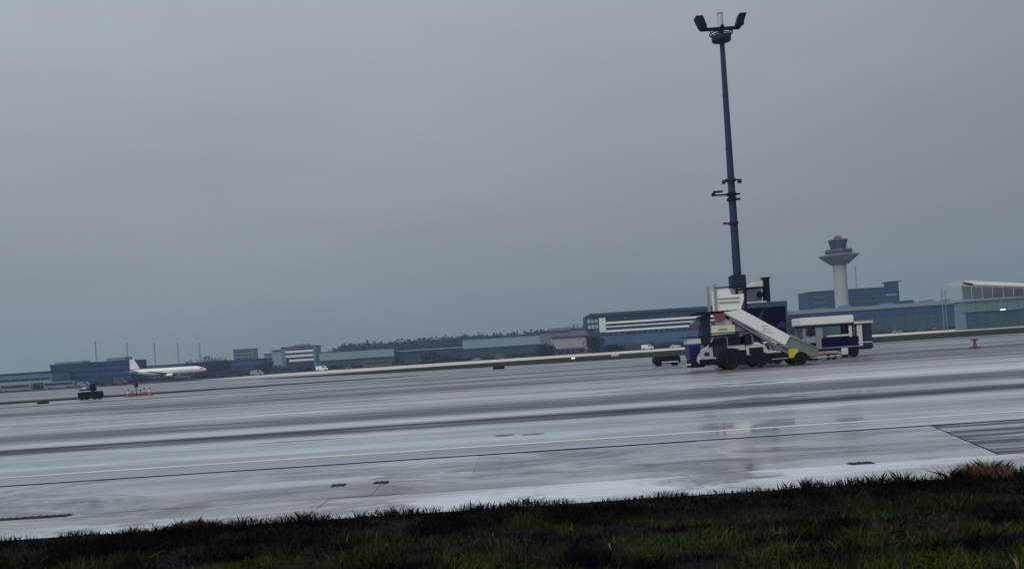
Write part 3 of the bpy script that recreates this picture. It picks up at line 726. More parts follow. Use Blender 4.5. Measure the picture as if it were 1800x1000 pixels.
for a in (.4, 2.2, 4.0, 5.5): MB().tube((8.5 * math.cos(a), 8.5 * math.sin(a), zf1 + 4.1), (8.5 * math.cos(a), 8.5 * math.sin(a), zf1 + 6.6), .10, n=6).build('whip_aerial', dk, tw)

# ------------------------------------------------------------------ buildings
def bldg(name, label, x0, x1, ytop, Y, depth, wallm, roofm, cat='building', z=None, roof_th=.5, over=.25, xref=None):
    xm = (x0 + x1) / 2 if xref is None else xref
    Z = at(xm, ytop, Y)[1] if z is None else z
    X0, X1 = gx(x0, Y), gx(x1, Y)
    r = thing(name, label, cat, ((X0 + X1) / 2, Y, 0)); W = (X1 - X0) / 2
    MB().box(-W, W, .5, depth, 0, Z).build('wall', wallm, r)
    MB().box(-W - over, W + over, .0 - over, depth + over, Z, Z + roof_th).build('roof', roofm, r)
    r['_'] = 0; del r['_']
    return r, W, Z
def strip(r, xa, xb, z0, z1, n, gm, fm, gap=.35, y=.28):
    """a row of window panes, each its own object, between slim mullions"""
    wd = (xb - xa) / n
    me = MB().box(-wd / 2 + gap / 2, wd / 2 - gap / 2, 0, .12, 0, z1 - z0).mesh('window_pane', gm)
    for i in range(n):
        o = bpy.data.objects.new('window_pane', me); COL.objects.link(o); o.parent = r; o.location = (xa + (i + .5) * wd, y, z0)
    m_ = MB()
    for i in range(n + 1): m_.box(xa + i * wd - gap / 2 + .01, xa + i * wd + gap / 2 - .01, y - .08, y + .18, z0, z1)
    m_.build('mullions', fm, r)
def spandrel(r, xa, xb, z0, z1, m, y0=.0, y1=.5): return MB().box(xa, xb, y0, y1, z0, z1).build('spandrel', m, r)

# far left low terminal
r, W, Z = bldg('terminal_building', 'low pale grey terminal at the far left edge', -90, 92, 659, 480, 30, GREYF, ROOFD)
strip(r, -W + 1, W - 1, 1.2, 3.2, 10, GLASSB, GREYF); spandrel(r, -W, W, 3.3, 4.6, LGREYF); strip(r, -W + 1, W - 1, 4.8, 6.2, 10, GLASSB, GREYF)
# blue-grey block
r, W, Z = bldg('office_block', 'blue grey four storey office block left of the parked airliner', 90, 231, 638, 500, 22, BLUED, ROOFD)
for k in range(4):
    z0 = .9 + k * 3.1
    spandrel(r, -W, W, z0 + 1.55, z0 + 2.75, BLUEF); strip(r, -W + .4, W - .4, z0, z0 + 1.5, 12, GLASSB, BLUEF, .5)
spandrel(r, -W, W, Z - .55, Z - .02, GREYF)
for xa, xb, h in ((W - 16, W - 5, 1.9), (-W + .5, -W + 17, 1.2)): MB().box(xa, xb, 5, 14, Z + .5, Z + .5 + h).build('roof_plant', GREYF, r)
# low sheds behind the airliner
r, W, Z = bldg('low_shed', 'long low grey shed behind the white airliner', 236, 345, 642, 640, 25, GREYF, ROOFD)
strip(r, -W + 1, W - 1, 2, 4.5, 8, GLASSB, GREYF)
r, W, Z = bldg('dark_shed', 'long dark blue shed right of the parked airliner', 340, 482, 634, 620, 25, BLUED, ROOFD)
spandrel(r, -W, W, 6.5, 8.2, BLUEF); strip(r, -W + 2, W - 2, 2, 5, 12, GLASS, BLUED)
r, W, Z = bldg('tower_block', 'hazy grey tower block behind the dark blue shed', 412, 446, 614, 860, 18, MAUVE, ROOFD)
for k in range(6): strip(r, -W + 1, W - 1, 4 + k * 3.4, 5.8 + k * 3.4, 5, GLASSB, MAUVE)
r, W, Z = bldg('stair_block', 'smaller hazy block left of the white banded offices', 466, 482, 622, 800, 14, MAUVE, ROOFD)
strip(r, -W + 1, W - 1, 10, 12, 3, GLASSB, MAUVE)
# white banded office
r, W, Z = bldg('banded_office', 'office block with alternating white and dark bands', 497, 556, 610.5, 600, 18, GLASS, ROOFD, roof_th=.9)
for k in range(4):
    z0 = 5.2 + k * 3.1
    if z0 + 1.5 < Z: spandrel(r, -W + (3 if k else 5), W - 1.5, z0 + 1.45, min(z0 + 3.0, Z - .2), WHITE)
    if z0 + 1.4 < Z - 1: strip(r, -W + 3, W - 1.5, z0, z0 + 1.4, 7, GLASS, DKMET, .25)
MB().box(-W - .2, -W + 2.9, .1, 17, 0, Z - .1).build('stair_core', GREYF, r)
MB().box(W - 1.4, W + .1, .1, 17, 0, Z - .1).build('end_wall', GREYF, r)
MB().box(-4, 6, 5, 12, Z + .9, Z + 2.2).build('roof_plant', GREYF, r)
r, W, Z = bldg('pale_annex', 'pale grey annex against the white banded offices', 480, 497.5, 616, 602, 16, LGREYF, ROOFD)
strip(r, -W + 1, W - 1, 3, 5, 2, GLASSB, LGREYF)
# hangars
def hangar(label, x0, x1, ytop, ylow, Y, depth, n, m, x_at):
    r, W, Z = bldg('hangar', label, x0, x1, ytop, Y, depth, BLUED, ROOFD, 'hangar', xref=x_at, roof_th=.35)
    zl = at(x_at, ylow, Y)[1]
    pn = (2 * W) / (n * 2)
    me = MB().box(-pn / 2 + .04, pn / 2 - .04, 0, .5, 0, Z - zl - .02).mesh('cladding_panel', m)
    for i in range(n * 2):
        o = bpy.data.objects.new('cladding_panel', me); COL.objects.link(o); o.parent = r; o.location = (-W + (i + .5) * pn, -.02, zl)
    dw = 2 * W / n
    dm = MB().box(-dw / 2 + .25, dw / 2 - .25, 0, .3, 0, zl - .9).mesh('hangar_door', ROOFD)
    for i in range(n):
        o = bpy.data.objects.new('hangar_door', dm); COL.objects.link(o); o.parent = r; o.location = (-W + (i + .5) * dw, .18, 0.02)
    return r, W, Z
hangar('long pale grey hangar right of the white banded offices', 563, 694, 616, 630, 550, 35, 7, LGREYF, 628)
hangar('pale grey hangar left of the mauve sheds', 815, 951, 593, 609, 520, 35, 6, LGREYF, 882)
r, W, Z = bldg('freight_shed', 'low freight shed between the two pale hangars', 688, 815, 615, 560, 20, BLUED, LGREYF, roof_th=.7)
strip(r, -W + 1, W - 1, 1, 4, 10, GLASS, BLUED)
r, W, Z = bldg('mauve_shed', 'mauve grey stepped shed right of the pale hangar', 943, 1010, 583, 590, 25, MAUVE, ROOFD)
strip(r, -W + 2, W - 2, 2, 5, 6, GLASSB, MAUVE); MB().box(W - 16, W, 3, 20, Z + .5, Z + 2.6).build('upper_storey', MAUVE, r)
r, W, Z = bldg('mauve_annex', 'taller mauve grey shed touching the banded terminal', 1006, 1052, 577, 580, 25, MAUVE, ROOFD)
strip(r, -W + 2, W - 2, 2, 5, 5, GLASSB, MAUVE)
r, W, Z = bldg('pinkish_lowrise', 'low pale building before the mauve sheds', 972, 1034, 592, 500, 15, mat('dull_pink_render', (.33, .31, .33), .7), ROOFD)
strip(r, -W + 2, W - 2, 1.2, 3.2, 6, GLASSB, MAUVE)
# banded terminal left of the stairs
TYb = 400
r, W, Z = bldg('banded_terminal', 'terminal with white horizontal bands behind the passenger stairs', 1046, 1300, 549, TYb, 40, BLUED, ROOFD, xref=1138, roof_th=1.1, over=1.2)
zz = [at(1138, y, TYb)[1] for y in (563, 570, 577.5, 600)]
for z_, h in ((zz[0], .85), (zz[1], .5), (zz[2], .85)): spandrel(r, -W + 3, W, z_ - h / 2, z_ + h / 2, WHITE, -.25)
strip(r, -W + 6, W, zz[0] + .5, Z - 1.0, 14, GLASSB, ROOFD); strip(r, -W + 6, W, zz[1] + .3, zz[0] - .5, 14, GLASSB, BLUEF); strip(r, -W + 6, W, zz[2] + .5, zz[1] - .3, 14, GLASSB, BLUEF)
strip(r, -W + 4, W, zz[2] - 2.2, zz[2] - .5, 24, GLASS, BLUEF, .9); spandrel(r, -W + 3, W, 2.8, zz[2] - 2.3, mat('mid_blue_cladding', (.04, .085, .18), .5, scale=.1)); strip(r, -W + 4, W, .3, 2.7, 14, GLASS, BLUED)
MB().box(-W + 2.8, -W + 5.8, -.4, 10, zz[2], Z - 1.2).build('end_pier', PALE, r)
MB().box(-W - 3.2, -W + 2.7, .6, 18, zz[1] - .8, Z - .3).build('end_bay', BLUED, r)
for k in range(2): strip(r, -W - 2.8, -W + 2.4, zz[1] - .3 + k * 2.6, zz[1] + 1.4 + k * 2.6, 3, GLASSP, BLUED, .4, .45)
# building behind the tower
r, W, Z = bldg('dark_blue_block', 'dark blue high building behind the control tower', 1427, 1585, 508.5, 640, 25, BLUED, ROOFD, xref=1506)
for k in range(4):
    z0 = Z - 5.6 - k * 4.3
    strip(r, -W + 1.5, -W + 14, z0, z0 + 1.2, 4, GLASSB, BLUED, .4); MB().box(-W + 3, -W + 13, .02, .2, z0 + 1.25, z0 + 1.95).build('sill_band', GREYF, r)
for k in range(7): spandrel(r, -W + 22, W, Z - 3.6 - k * 3.4, Z - 1.5 - k * 3.4, BLUED, .1); strip(r, -W + 22, W, Z - 4.8 - k * 3.4, Z - 3.7 - k * 3.4, 16, GLASSB, BLUED, .3)
strip(r, W - 10, W - 2, Z - 6.2, Z - 5.2, 3, GLASSP, BLUED, .3, .05)
MB().box(W - 6, W + .8, 2, 12, Z + .5, Z + 3.8).build('lift_tower', BLUED, r)
MB().box(W - 7, W + 3, 1, 13, Z + 3.8, Z + 4.4).build('lift_roof', ROOFD, r)
# long glazed building in front
GYb = 450
r, W, Z = bldg('long_terminal', 'long glazed low terminal in front of the control tower', 1392, 1712, 542.5, GYb, 30, BLUED, mat('pale_blue_roof_edge', (.22, .26, .30), .5), xref=1552, roof_th=1.9, over=.8)
spandrel(r, -W, W, Z - 3.8, Z - .1, BLUEF, .1); strip(r, -W + .5, W - .5, .8, Z - 4.0, 24, GLASSG, BLUEF, .45)
for k in range(5): MB().box(-W + 30 + k * 11, -W + 35 + k * 11, 6, 12, Z + 1.9, Z + 3.2 + .6 * (k % 2)).build('roof_plant', [GREYF, ROOFD][k % 2], r)
# hall with a white roof on the far right
HYb = 310
X0, X1 = gx(1702, HYb), gx(1960, HYb)
hl = thing('terminal_hall', 'pale glazed hall with projecting white roof at the right edge', 'terminal hall', ((X0 + X1) / 2, HYb, 0))
W = (X1 - X0) / 2
z_c = at(1750, 524, HYb)[1]; z_d = at(1750, 543, HYb)[1]; z_r = at(1750, 505, HYb)[1]
MB().box(-W, W, 1.2, 9, 0, z_c - .3).build('wall', GREYF, hl)
pn = 2 * W / 14
me = MB().box(-pn / 2 + .08, pn / 2 - .08, 0, .3, 0, z_c - z_d - .5).mesh('concrete_panel', mat('teal_grey_panel', (.13, .17, .19), .6, var=.25, scale=.15))
for i in range(14):
    o = bpy.data.objects.new('concrete_panel', me); COL.objects.link(o); o.parent = hl; o.location = (-W + (i + .5) * pn, .85, z_d)
MB().box(-W - .6, W, -.1, 9.5, z_c - .45, z_c + .05).build('cornice', LGREYF, hl)
MB().box(-W - .4, W, .2, 3, z_d - .5, z_d - .02).build('canopy', GREYF, hl)
strip(hl, -W + .2, W - .2, .5, z_d - .8, 14, GLASSG, BLUEF, .4, .9)
zl, zr2 = at(1692, 500, HYb)[1], at(1800, 504, HYb)[1]
slope = (zr2 - zl) / (gx(1800, HYb) - gx(1692, HYb))
def rz(x): return zl + slope * (x - (gx(1692, HYb) - (X0 + X1) / 2))
strip_h = []
for i in range(14):
    xa, xb = -W + i * pn + .15, -W + (i + 1) * pn - .15
    MB().prism([(xa, z_c + .06), (xb, z_c + .06), (xb, max(rz(xb) - .3, z_c + .4)), (xa, max(rz(xa) - .3, z_c + .4))], 3.0, 3.15).build('glass_pane', mat('misty_glass', (.26, .31, .33), .3, var=.25, scale=.1, spec=.4), hl)
for i in range(0, 15, 2):
    xx = -W + i * pn
    if rz(xx) - .25 > z_c + .3: MB().tube((xx, 2.4, z_c), (xx, 2.4, rz(xx) - .2), .18, n=8).build('column', LGREYF, hl)
ra, rb = gx(1690, HYb) - (X0 + X1) / 2, W + 2
MB().prism([(ra, rz(ra) + .9), (ra + 3.5, rz(ra + 3.5) - .1), (rb, rz(rb) - .1), (rb, rz(rb) + .8), (ra + 1.5, rz(ra) + 1.1)], -3.0, 9).build('roof', WHITE, hl, bevel=.1)
MB().prism([(ra + .6, rz(ra) + .55), (ra + 3.6, rz(ra + 3.6) + .3), (ra + 3.8, rz(ra + 3.8) - .3), (ra + 2.4, rz(ra + 2.4) - .2)], -3.2, -1.2).build('gutter_end', BLACK, hl)
lm = MB().box(gx(1761, HYb) - (X0 + X1) / 2, gx(1769, HYb) - (X0 + X1) / 2, -.3, .19, z_d - .62, z_d - .22).build('lit_sign', HALO, hl)
for i, xx in enumerate((gx(1684, HYb), gx(1690, HYb))):
    X_ = xx - (X0 + X1) / 2
    MB().tube((X_, 10, 0), (X_, 10, z_c + 5 - i), .18, n=6).build('vent_pipe', GREYF, hl)

# thin aerial mast and far lattice masts
def lattice(px, ytop, Y, label, wd=.9):
    X = gx(px, Y); Z = at(px, ytop, Y)[1]
    t_ = thing('lattice_mast', label, 'mast', (X, Y, 0), 'distant slender masts')
    m_ = MB(); k = 10
    for sx, sy in ((-1, -1), (1, -1), (1, 1), (-1, 1)): m_.tube((sx * wd / 2, sy * wd / 2, 0), (sx * wd / 3.2, sy * wd / 3.2, Z), .11, n=5)
    for i in range(k):
        za_, zb_ = Z * i / k, Z * (i + 1) / k
        m_.tube((-wd / 2.3, -wd / 2.3, za_), (wd / 2.3, -wd / 2.3, zb_), .06, n=4); m_.tube((wd / 2.3, wd / 2.3, za_), (-wd / 2.3, wd / 2.3, zb_), .06, n=4)
    m_.build('lattice', GREYM, t_)
    MB().box(-1.1, 1.1, -.5, .5, Z, Z + .6).build('lamp_head', GREYM, t_)
for px, yt, nm in ((172, 601, 'leftmost, above the blue grey office block'), (227, 604, 'second from the left, over the office block right end'), (275, 605, 'third from the left, above the white airliner'),
                   (316, 604, 'fourth from the left, above the airliner nose'), (354, 605, 'rightmost of the five, above the dark shed')):
    lattice(px, yt, 740, 'faint far mast, ' + nm)
lattice(1511, 470, 700, 'faint slender mast just right of the control tower', .7)

# ------------------------------------------------------------------ parked airliner
AY = 450.0
xa0, xa1 = at(228, 655, AY)[0], at(364, 655, AY)[0]
zcn = 4.75
al = thing('airliner', 'white twin engine airliner parked right of the office block', 'airliner', ((xa0 + xa1) / 2, AY, 0))
Ln = (xa1 - xa0) / 2
PW = mat('aircraft_white', (.80, .82, .82), .3, var=.06, scale=.2)
n = 20; prof = [(.05, Ln), (.55, Ln - .5), (1.15, Ln - 1.8), (1.7, Ln - 3.8), (1.98, Ln - 6), (1.98, -Ln + 13), (1.7, -Ln + 8), (1.1, -Ln + 3.5), (.35, -Ln)]
m_ = MB()
vs = []
for r_, h in prof:
    t_ = max(0, (-Ln + 13) - h) / 13 * 1.1 - max(0, h - (Ln - 5)) * .09
    for i in range(n):
        a = 2 * math.pi * i / n; vs.append((h, r_ * math.cos(a), zcn + t_ + r_ * math.sin(a)))
fs = [[k * n + i, k * n + (i + 1) % n, (k + 1) * n + (i + 1) % n, (k + 1) * n + i] for k in range(len(prof) - 1) for i in range(n)] + [list(range(n)), list(range((len(prof) - 1) * n, len(prof) * n))]
fus = m_.add(vs, fs).build('fuselage', PW, al, smooth=True)
me = MB().box(-.15, .15, -.02, .06, -.2, .2).mesh('cabin_window', GLASS)
for i in range(22):
    o = bpy.data.objects.new('cabin_window', me); COL.objects.link(o); o.parent = fus; o.location = (Ln - 7 - i * 1.05, -1.985, zcn + .45)
MB().prism([(Ln - 2.9, zcn + .55), (Ln - 1.6, zcn + .35), (Ln - 2.0, zcn + .75), (Ln - 2.9, zcn + 1.05)], -1.4, -1.05).build('cockpit_window', GLASS, fus)
MB().prism([(-Ln + .2, zcn + 2.0), (-Ln + 5.5, zcn + 2.4), (-Ln + 2.6, zcn + 7.6), (-Ln + .4, zcn + 7.6)], -.16, .16).build('tail_fin', PW, al, bevel=.05)
def wing(y0, y1, xr0, xr1, xt0, xt1, z0, z1, th):
    m_ = MB(); vs = []
    for (a, b, z, y, t_) in ((xr0, xr1, z0, y0, th), (xt0, xt1, z1, y1, th * .35)):
        vs += [(a, y, z), ((a + b) / 2, y, z + t_), (b, y, z), ((a + b) / 2, y, z - t_)]
    return m_.add(vs, [(0, 1, 2, 3), (7, 6, 5, 4)] + [(i, (i + 1) % 4, (i + 1) % 4 + 4, i + 4) for i in range(4)])
wg = mat('aircraft_grey', (.42, .45, .47), .35)
for s_ in (-1, 1):
    wing(1.7 * s_, 17 * s_, 3.5, -3.6, -3.2, -5.0, zcn - 1.1, zcn + .5, .45).build('wing', wg, al)
    wing(.9 * s_, 6.2 * s_, -Ln + 5.2, -Ln + 1.6, -Ln + 2.2, -Ln + .6, zcn + 1.1, zcn + 1.6, .2).build('tailplane', wg, al)
    e = MB().lathe([(.75, 4.6), (1.0, 4.2), (1.05, 2.2), (.65, .2)], (0, 5.7 * s_, zcn - 2.1), 18, 'X').build('engine', PW, al, smooth=True)
    MB().lathe([(.1, 4.5), (.74, 4.55), (.74, 4.62)], (0, 5.7 * s_, zcn - 2.1), 16, 'X').build('intake', BLACK, e)
    for xx in (-1.6,): wheel(al, xx, 3.6 * s_, .55, .4)
    MB().tube((-1.6, 3.6 * s_, .6), (-1.4, 3.4 * s_, zcn - 1.2), .14, n=8).build('gear_leg', GREYM, al)
wheel(al, Ln - 5, 0, .4, .3); MB().tube((Ln - 5, 0, .4), (Ln - 5, 0, zcn - 1.7), .12, n=8).build('gear_leg', GREYM, al)

# ------------------------------------------------------------------ vehicles along the far service road
def car(px, Y, kind, m, label, L_=None):
    X = gx(px, Y)
    r = thing({'car': 'parked_car', 'van': 'parked_van', 'bus': 'airport_bus', 'truck': 'box_truck'}[kind], label, {'car': 'car', 'van': 'van', 'bus': 'bus', 'truck': 'truck'}[kind], (X, Y, 0), 'vehicles along the far service road')
    if kind == 'car':
        pr = [(-2.2, .35), (-2.25, .8), (-1.5, .95), (-.9, 1.42), (.7, 1.45), (1.5, .95), (2.2, .85), (2.25, .35)]; gl_ = [(-1.3, .95), (-.8, 1.36), (.6, 1.38), (1.25, .95)]; h, wh = .85, (-1.35, 1.35)
    elif kind == 'van':
        pr = [(-2.6, .4), (-2.6, 2.3), (1.2, 2.35), (1.9, 1.5), (2.7, 1.15), (2.7, .4)]; gl_ = [(.3, 1.45), (.3, 2.1), (1.1, 2.1), (1.65, 1.45)]; h, wh = .85, (-1.7, 1.75)
    elif kind == 'bus':
        pr = [(-6.5, .4), (-6.5, 3.1), (6.3, 3.1), (6.5, 2.8), (6.5, .4)]; gl_ = [(-6.1, 1.5), (-6.1, 2.6), (6.1, 2.6), (6.1, 1.5)]; h, wh = 1.2, (-4, 4)
    else:
        pr = [(-3.6, .6), (-3.6, 3.4), (1.6, 3.4), (1.6, 2.4), (3.0, 2.4), (3.5, 1.5), (3.5, .6)]; gl_ = [(2.0, 1.5), (2.0, 2.2), (2.9, 2.2), (3.2, 1.5)]; h, wh = 1.15, (-2.2, 2.4)
    b = MB().prism(pr, -h, h).build('body', m, r, bevel=.05)
    MB().prism(gl_, -h - .03, h + .03).build('window', GLASS, b)
    for wx in wh:
        for yy in (-h + .1, h - .1): wheel(r, wx, yy, .36 if kind == 'car' else .45, .22)
CR = mat('car_dark_red', (.13, .02, .035), .3, coat=.4); CD = mat('car_dark_blue', (.02, .025, .05), .3, coat=.4); CS = mat('car_silver', (.22, .24, .27), .4); CP = mat('car_plum', (.10, .06, .11), .35)
fleet = [(1648, 352, 'car', CR, 'dark red car parked before the long glazed terminal'), (1622, 356, 'car', CD, 'dark blue car left of the dark red car'),
         (1577, 354, 'car', CS, 'silver car right of the white roofed service vehicle'), (1692, 355, 'van', CP, 'plum coloured van right of the dark red car'),
         (1752, 352, 'bus', CP, 'plum coloured bus in front of the white roofed hall'), (1785, 349, 'car', CS, 'silver car at the right edge before the hall'),
         (1138, 352, 'van', WHITE, 'white van in front of the banded terminal'), (1187, 355, 'car', WHITE, 'white car close left of the passenger stairs'),
         (1080, 358, 'truck', NAVY, 'navy box truck before the left end of the banded terminal'), (1112, 361, 'truck', CD, 'dark box truck between the navy truck and the white van'),
         (1048, 362, 'van', CD, 'dark van left of the navy box truck'), (838, 356, 'car', CS, 'silver car in front of the pale hangar'),
         (880, 358, 'van', CP, 'plum coloured van in front of the pale hangar'), (930, 362, 'car', CD, 'dark blue car before the right end of the pale hangar'),
         (566, 362, 'van', WHITE, 'white van below the white banded offices'), (610, 358, 'car', CP, 'plum coloured car right of the white van below the offices'),
         (664, 360, 'bus', CP, 'plum coloured bus in front of the long pale hangar'), (725, 358, 'truck', CD, 'dark box truck before the freight shed'),
         (452, 366, 'van', CS, 'silver van in front of the dark blue shed'), (500, 362, 'bus', CD, 'dark blue bus left of the white van'), (407, 372, 'bus', CD, 'dark blue bus right of the airliner nose'),
         (106, 372, 'bus', CS, 'silver bus at the foot of the office block'), (148, 368, 'van', CS, 'silver van at the foot of the office block'), (190, 360, 'truck', CD, 'dark box truck before the office block'),
         (212, 352, 'van', CP, 'plum coloured van above the red barriers'), (30, 372, 'bus', CS, 'silver bus before the far left terminal')]
for f in fleet: car(f[0], f[1] if f[0] < 470 else 386 + (f[1] - 349) * .5, *f[2:])

# ------------------------------------------------------------------ hedges, trees, forest
def leafmat(name, a, b):
    m = bpy.data.materials.new(name); m.use_nodes = True; t = m.node_tree; bs = t.nodes['Principled BSDF']
    g = N(t, 'ShaderNodeNewGeometry'); nn = noise(t, g.outputs['Position'], .35, (1, 1, 1), 4)
    t.links.new(mixc(t, ramp(t, nn, .3, .7), a, b), bs.inputs['Base Color']); bs.inputs['Roughness'].default_value = .8; bs.inputs['Specular IOR Level'].default_value = .15
    return m
LEAF = leafmat('dark_leaves', (.007, .015, .014), (.018, .030, .020))
BARK = mat('bark', (.03, .026, .022), .9)
def leafcloud(c, rad, n, size):
    """n small leaf quads scattered through an ellipsoid with clumps"""
    c, rad = np.array(c), np.array(rad)
    k = max(4, n // 40)
    d = rng.normal(size=(k, 3)); d /= np.linalg.norm(d, axis=1)[:, None]
    cl_ = d * rng.uniform(.35, .95, (k, 1))
    p = cl_[rng.integers(0, k, n)] + rng.normal(size=(n, 3)) * .22
    return c + p * rad, size * rng.uniform(.6, 1.3, n)
def quads(name, P, sz, m, parent=None):
    n = len(P); u = rng.normal(size=(n, 3)); u /= np.linalg.norm(u, axis=1)[:, None]
    v = np.cross(u, rng.normal(size=(n, 3))); v /= np.linalg.norm(v, axis=1)[:, None]
    u *= sz[:, None] / 2; v *= sz[:, None] / 2
    V_ = np.stack([P - u - v * .5, P + u * .2 - v, P + u + v * .4, P - u * .3 + v], 1).reshape(-1, 3)
    V_[:, 2] = np.maximum(V_[:, 2], 0.0)
    me = bpy.data.meshes.new(name); me.from_pydata(V_.tolist(), [], np.arange(4 * n).reshape(n, 4).tolist()); me.materials.append(m)
    o = bpy.data.objects.new(name, me); COL.objects.link(o); o.parent = parent; return o
def tree(px, ytop, Y, wd, label):
    X = gx(px, Y); Z = at(px, ytop, Y)[1]
    t_ = thing('broadleaf_tree', label, 'tree', (X, Y, 0), 'dark trees among the airport buildings')
    tr = MB()
    tr.tube((0, 0, 0), (.1, 0, Z * .45), .35, .2, 8)
    for a in (.3, 1.7, 3.1, 4.6): tr.tube((.1, 0, Z * (.28 + .03 * a)), (math.cos(a) * wd * .3, math.sin(a) * wd * .3, Z * .68), .16, .06, 6)
    tr.tube((.1, 0, Z * .44), (0, .1, Z * .85), .2, .06, 6)
    tr.build('trunk', BARK, t_)
    P, s_ = leafcloud((0, 0, Z * .56), (wd / 2, wd / 2, Z * .42), 900, .9)
    P[:, 2] = np.minimum(P[:, 2], Z)
    quads('crown', P, s_, LEAF, t_)
for a in ((345, 632, 560, 14, 'dark round tree left of the hazy blue shed'), (368, 626, 575, 16, 'tallest dark tree over the airliner nose'), (392, 630, 585, 13, 'dark tree before the hazy tower block left side'),
          (1392, 556, 430, 10, 'dark tree just right of the navy box body'), (1412, 552, 435, 12, 'dark tree left of the dark blue building'),
          (1044, 590, 380, 9, 'dark tree at the left end of the banded terminal'), (960, 603, 400, 9, 'small dark tree before the mauve sheds'),
          (1606, 531, 520, 13, 'dark tree right of the dark blue building'), (1638, 530, 525, 14, 'dark tree between two others over the long terminal'), (1668, 527, 515, 13, 'dark tree left of the white roofed hall'),
          (470, 636, 540, 10, 'dark tree left of the pale annex'), (756, 618, 520, 10, 'dark tree in front of the freight shed')):
    tree(*a)
def hedge(x0, x1, Y, h, label):
    X0, X1 = gx(x0, Y), gx(x1, Y); n = int((X1 - X0) * 60)
    P = np.stack([rng.uniform(X0, X1, n), Y + rng.uniform(-.7, .7, n), rng.uniform(.05, 1, n) ** .7 * h], 1)
    P[:, 2] *= .8 + .35 * np.sin(P[:, 0] * .35 + Y) * np.sin(P[:, 0] * .13) + rng.uniform(-.1, .1, n)
    t_ = thing('hedge', label, 'hedge', ((X0 + X1) / 2, Y, 0), 'hedges along the far service road')
    P[:, 0] -= (X0 + X1) / 2; P[:, 1] -= Y
    quads('foliage', P, rng.uniform(.25, .55, n), LEAF, t_)
hedge(-60, 330, 395, 2.1, 'dark hedge at the foot of the office block and airliner')
hedge(335, 700, 402, 1.9, 'dark hedge between the airliner nose and the pale hangars')
hedge(705, 1040, 402, 2.0, 'dark hedge in front of the mauve sheds and pale hangar')
hedge(1045, 1400, 396.5, 1.5, 'dark hedge in front of the banded terminal')
hedge(1405, 1700, 401, 1.2, 'dark hedge before the long glazed terminal')
def forest(x0, x1, Y, ztop, label, n):
    X0, X1 = gx(x0, Y), gx(x1, Y)
    Ps, Ss = [], []
    for i in range(n):
        X = random.uniform(X0, X1); f = (X - X0) / (X1 - X0); y_ = Y + random.uniform(0, 60)
        Z = (ztop[0] + (ztop[1] - ztop[0]) * f) * .98 * random.uniform(.93, 1.0) * min(1, .5 + f * 9)
        P, s_ = leafcloud((X, y_, Z * .52), (8, 6, Z * .44), 110, 2.6); Ps.append(P); Ss.append(s_)
    o = quads('forest', np.concatenate(Ps), np.concatenate(Ss), LEAF)
    tag(o, label, 'forest', kind='stuff')
forest(565, 1060, 900, (23.0, 26.0), 'dark wooded skyline behind the hangars', 900)
forest(-200, 110, 950, (12, 13), 'hazy low treeline behind the far left terminal', 150)
forest(240, 480, 980, (13, 16), 'hazy treeline behind the airliner', 130)
forest(1570, 1950, 900, (15, 17), 'hazy treeline behind the long terminal', 170)

# ------------------------------------------------------------------ near grass
vg = struct(MB().sheet([(-60, -20), (60, -20), (60, 12.75), (-60, 12.75)], .012).build('verge_soil', SOIL))
def vnoise(x, y, s, seed):                 # cheap smooth value noise
    r_ = np.random.default_rng(seed); tab = r_.random((256, 256))
    xs, ys = x / s + 100, y / s + 100; xi, yi = np.floor(xs).astype(int), np.floor(ys).astype(int)
    fx, fy = xs - xi, ys - yi; fx, fy = fx * fx * (3 - 2 * fx), fy * fy * (3 - 2 * fy)
    g = lambda a, b: tab[a % 256, b % 256]
    return (g(xi, yi) * (1 - fx) + g(xi + 1, yi) * fx) * (1 - fy) + (g(xi, yi + 1) * (1 - fx) + g(xi + 1, yi + 1) * fx) * fy
def blades(name, X, Y, H, Wd, colr, lean=.5):     # lean may differ from blade to blade
    n = len(X); a = rng.uniform(0, 2 * np.pi, n); la = rng.uniform(0, 2 * np.pi, n)
    ln = H * lean * rng.uniform(.3, 1.3, n)
    z0 = np.full(n, .0)
    dx, dy = np.cos(a) * Wd / 2, np.sin(a) * Wd / 2
    ox, oy = np.cos(la) * ln, np.sin(la) * ln
    V_ = np.stack([np.stack([X - dx, Y - dy, z0], 1), np.stack([X + dx, Y + dy, z0], 1),
                   np.stack([X + ox * .45 + dx * .7, Y + oy * .45 + dy * .7, H * .62], 1), np.stack([X + ox, Y + oy, H], 1),
                   np.stack([X + ox * .45 - dx * .7, Y + oy * .45 - dy * .7, H * .62], 1)], 1).reshape(-1, 3)
    me = bpy.data.meshes.new(name)
    me.vertices.add(5 * n); me.vertices.foreach_set('co', V_.astype(np.float32).ravel())
    idx = np.arange(5 * n).reshape(n, 5)
    me.loops.add(5 * n); me.loops.foreach_set('vertex_index', idx.astype(np.int32).ravel())
    me.polygons.add(n); me.polygons.foreach_set('loop_start', (np.arange(n) * 5).astype(np.int32))
    at_ = me.color_attributes.new('blade_colour', 'FLOAT_COLOR', 'POINT')
    c4 = np.concatenate([np.repeat(colr, 5, 0), np.ones((5 * n, 1))], 1).astype(np.float32); at_.data.foreach_set('color', c4.ravel())
    me.update(calc_edges=True); me.validate()
    me.materials.append(BLADE)
    o = bpy.data.objects.new(name, me); COL.objects.link(o); return o
BLADE = bpy.data.materials.new('grass_blades'); BLADE.use_nodes = True
t = BLADE.node_tree; bs = t.nodes['Principled BSDF']; ca = N(t, 'ShaderNodeVertexColor'); ca.layer_name = 'blade_colour'
t.links.new(ca.outputs[0], bs.inputs['Base Color']); bs.inputs['Roughness'].default_value = .7; bs.inputs['Specular IOR Level'].default_value = .06

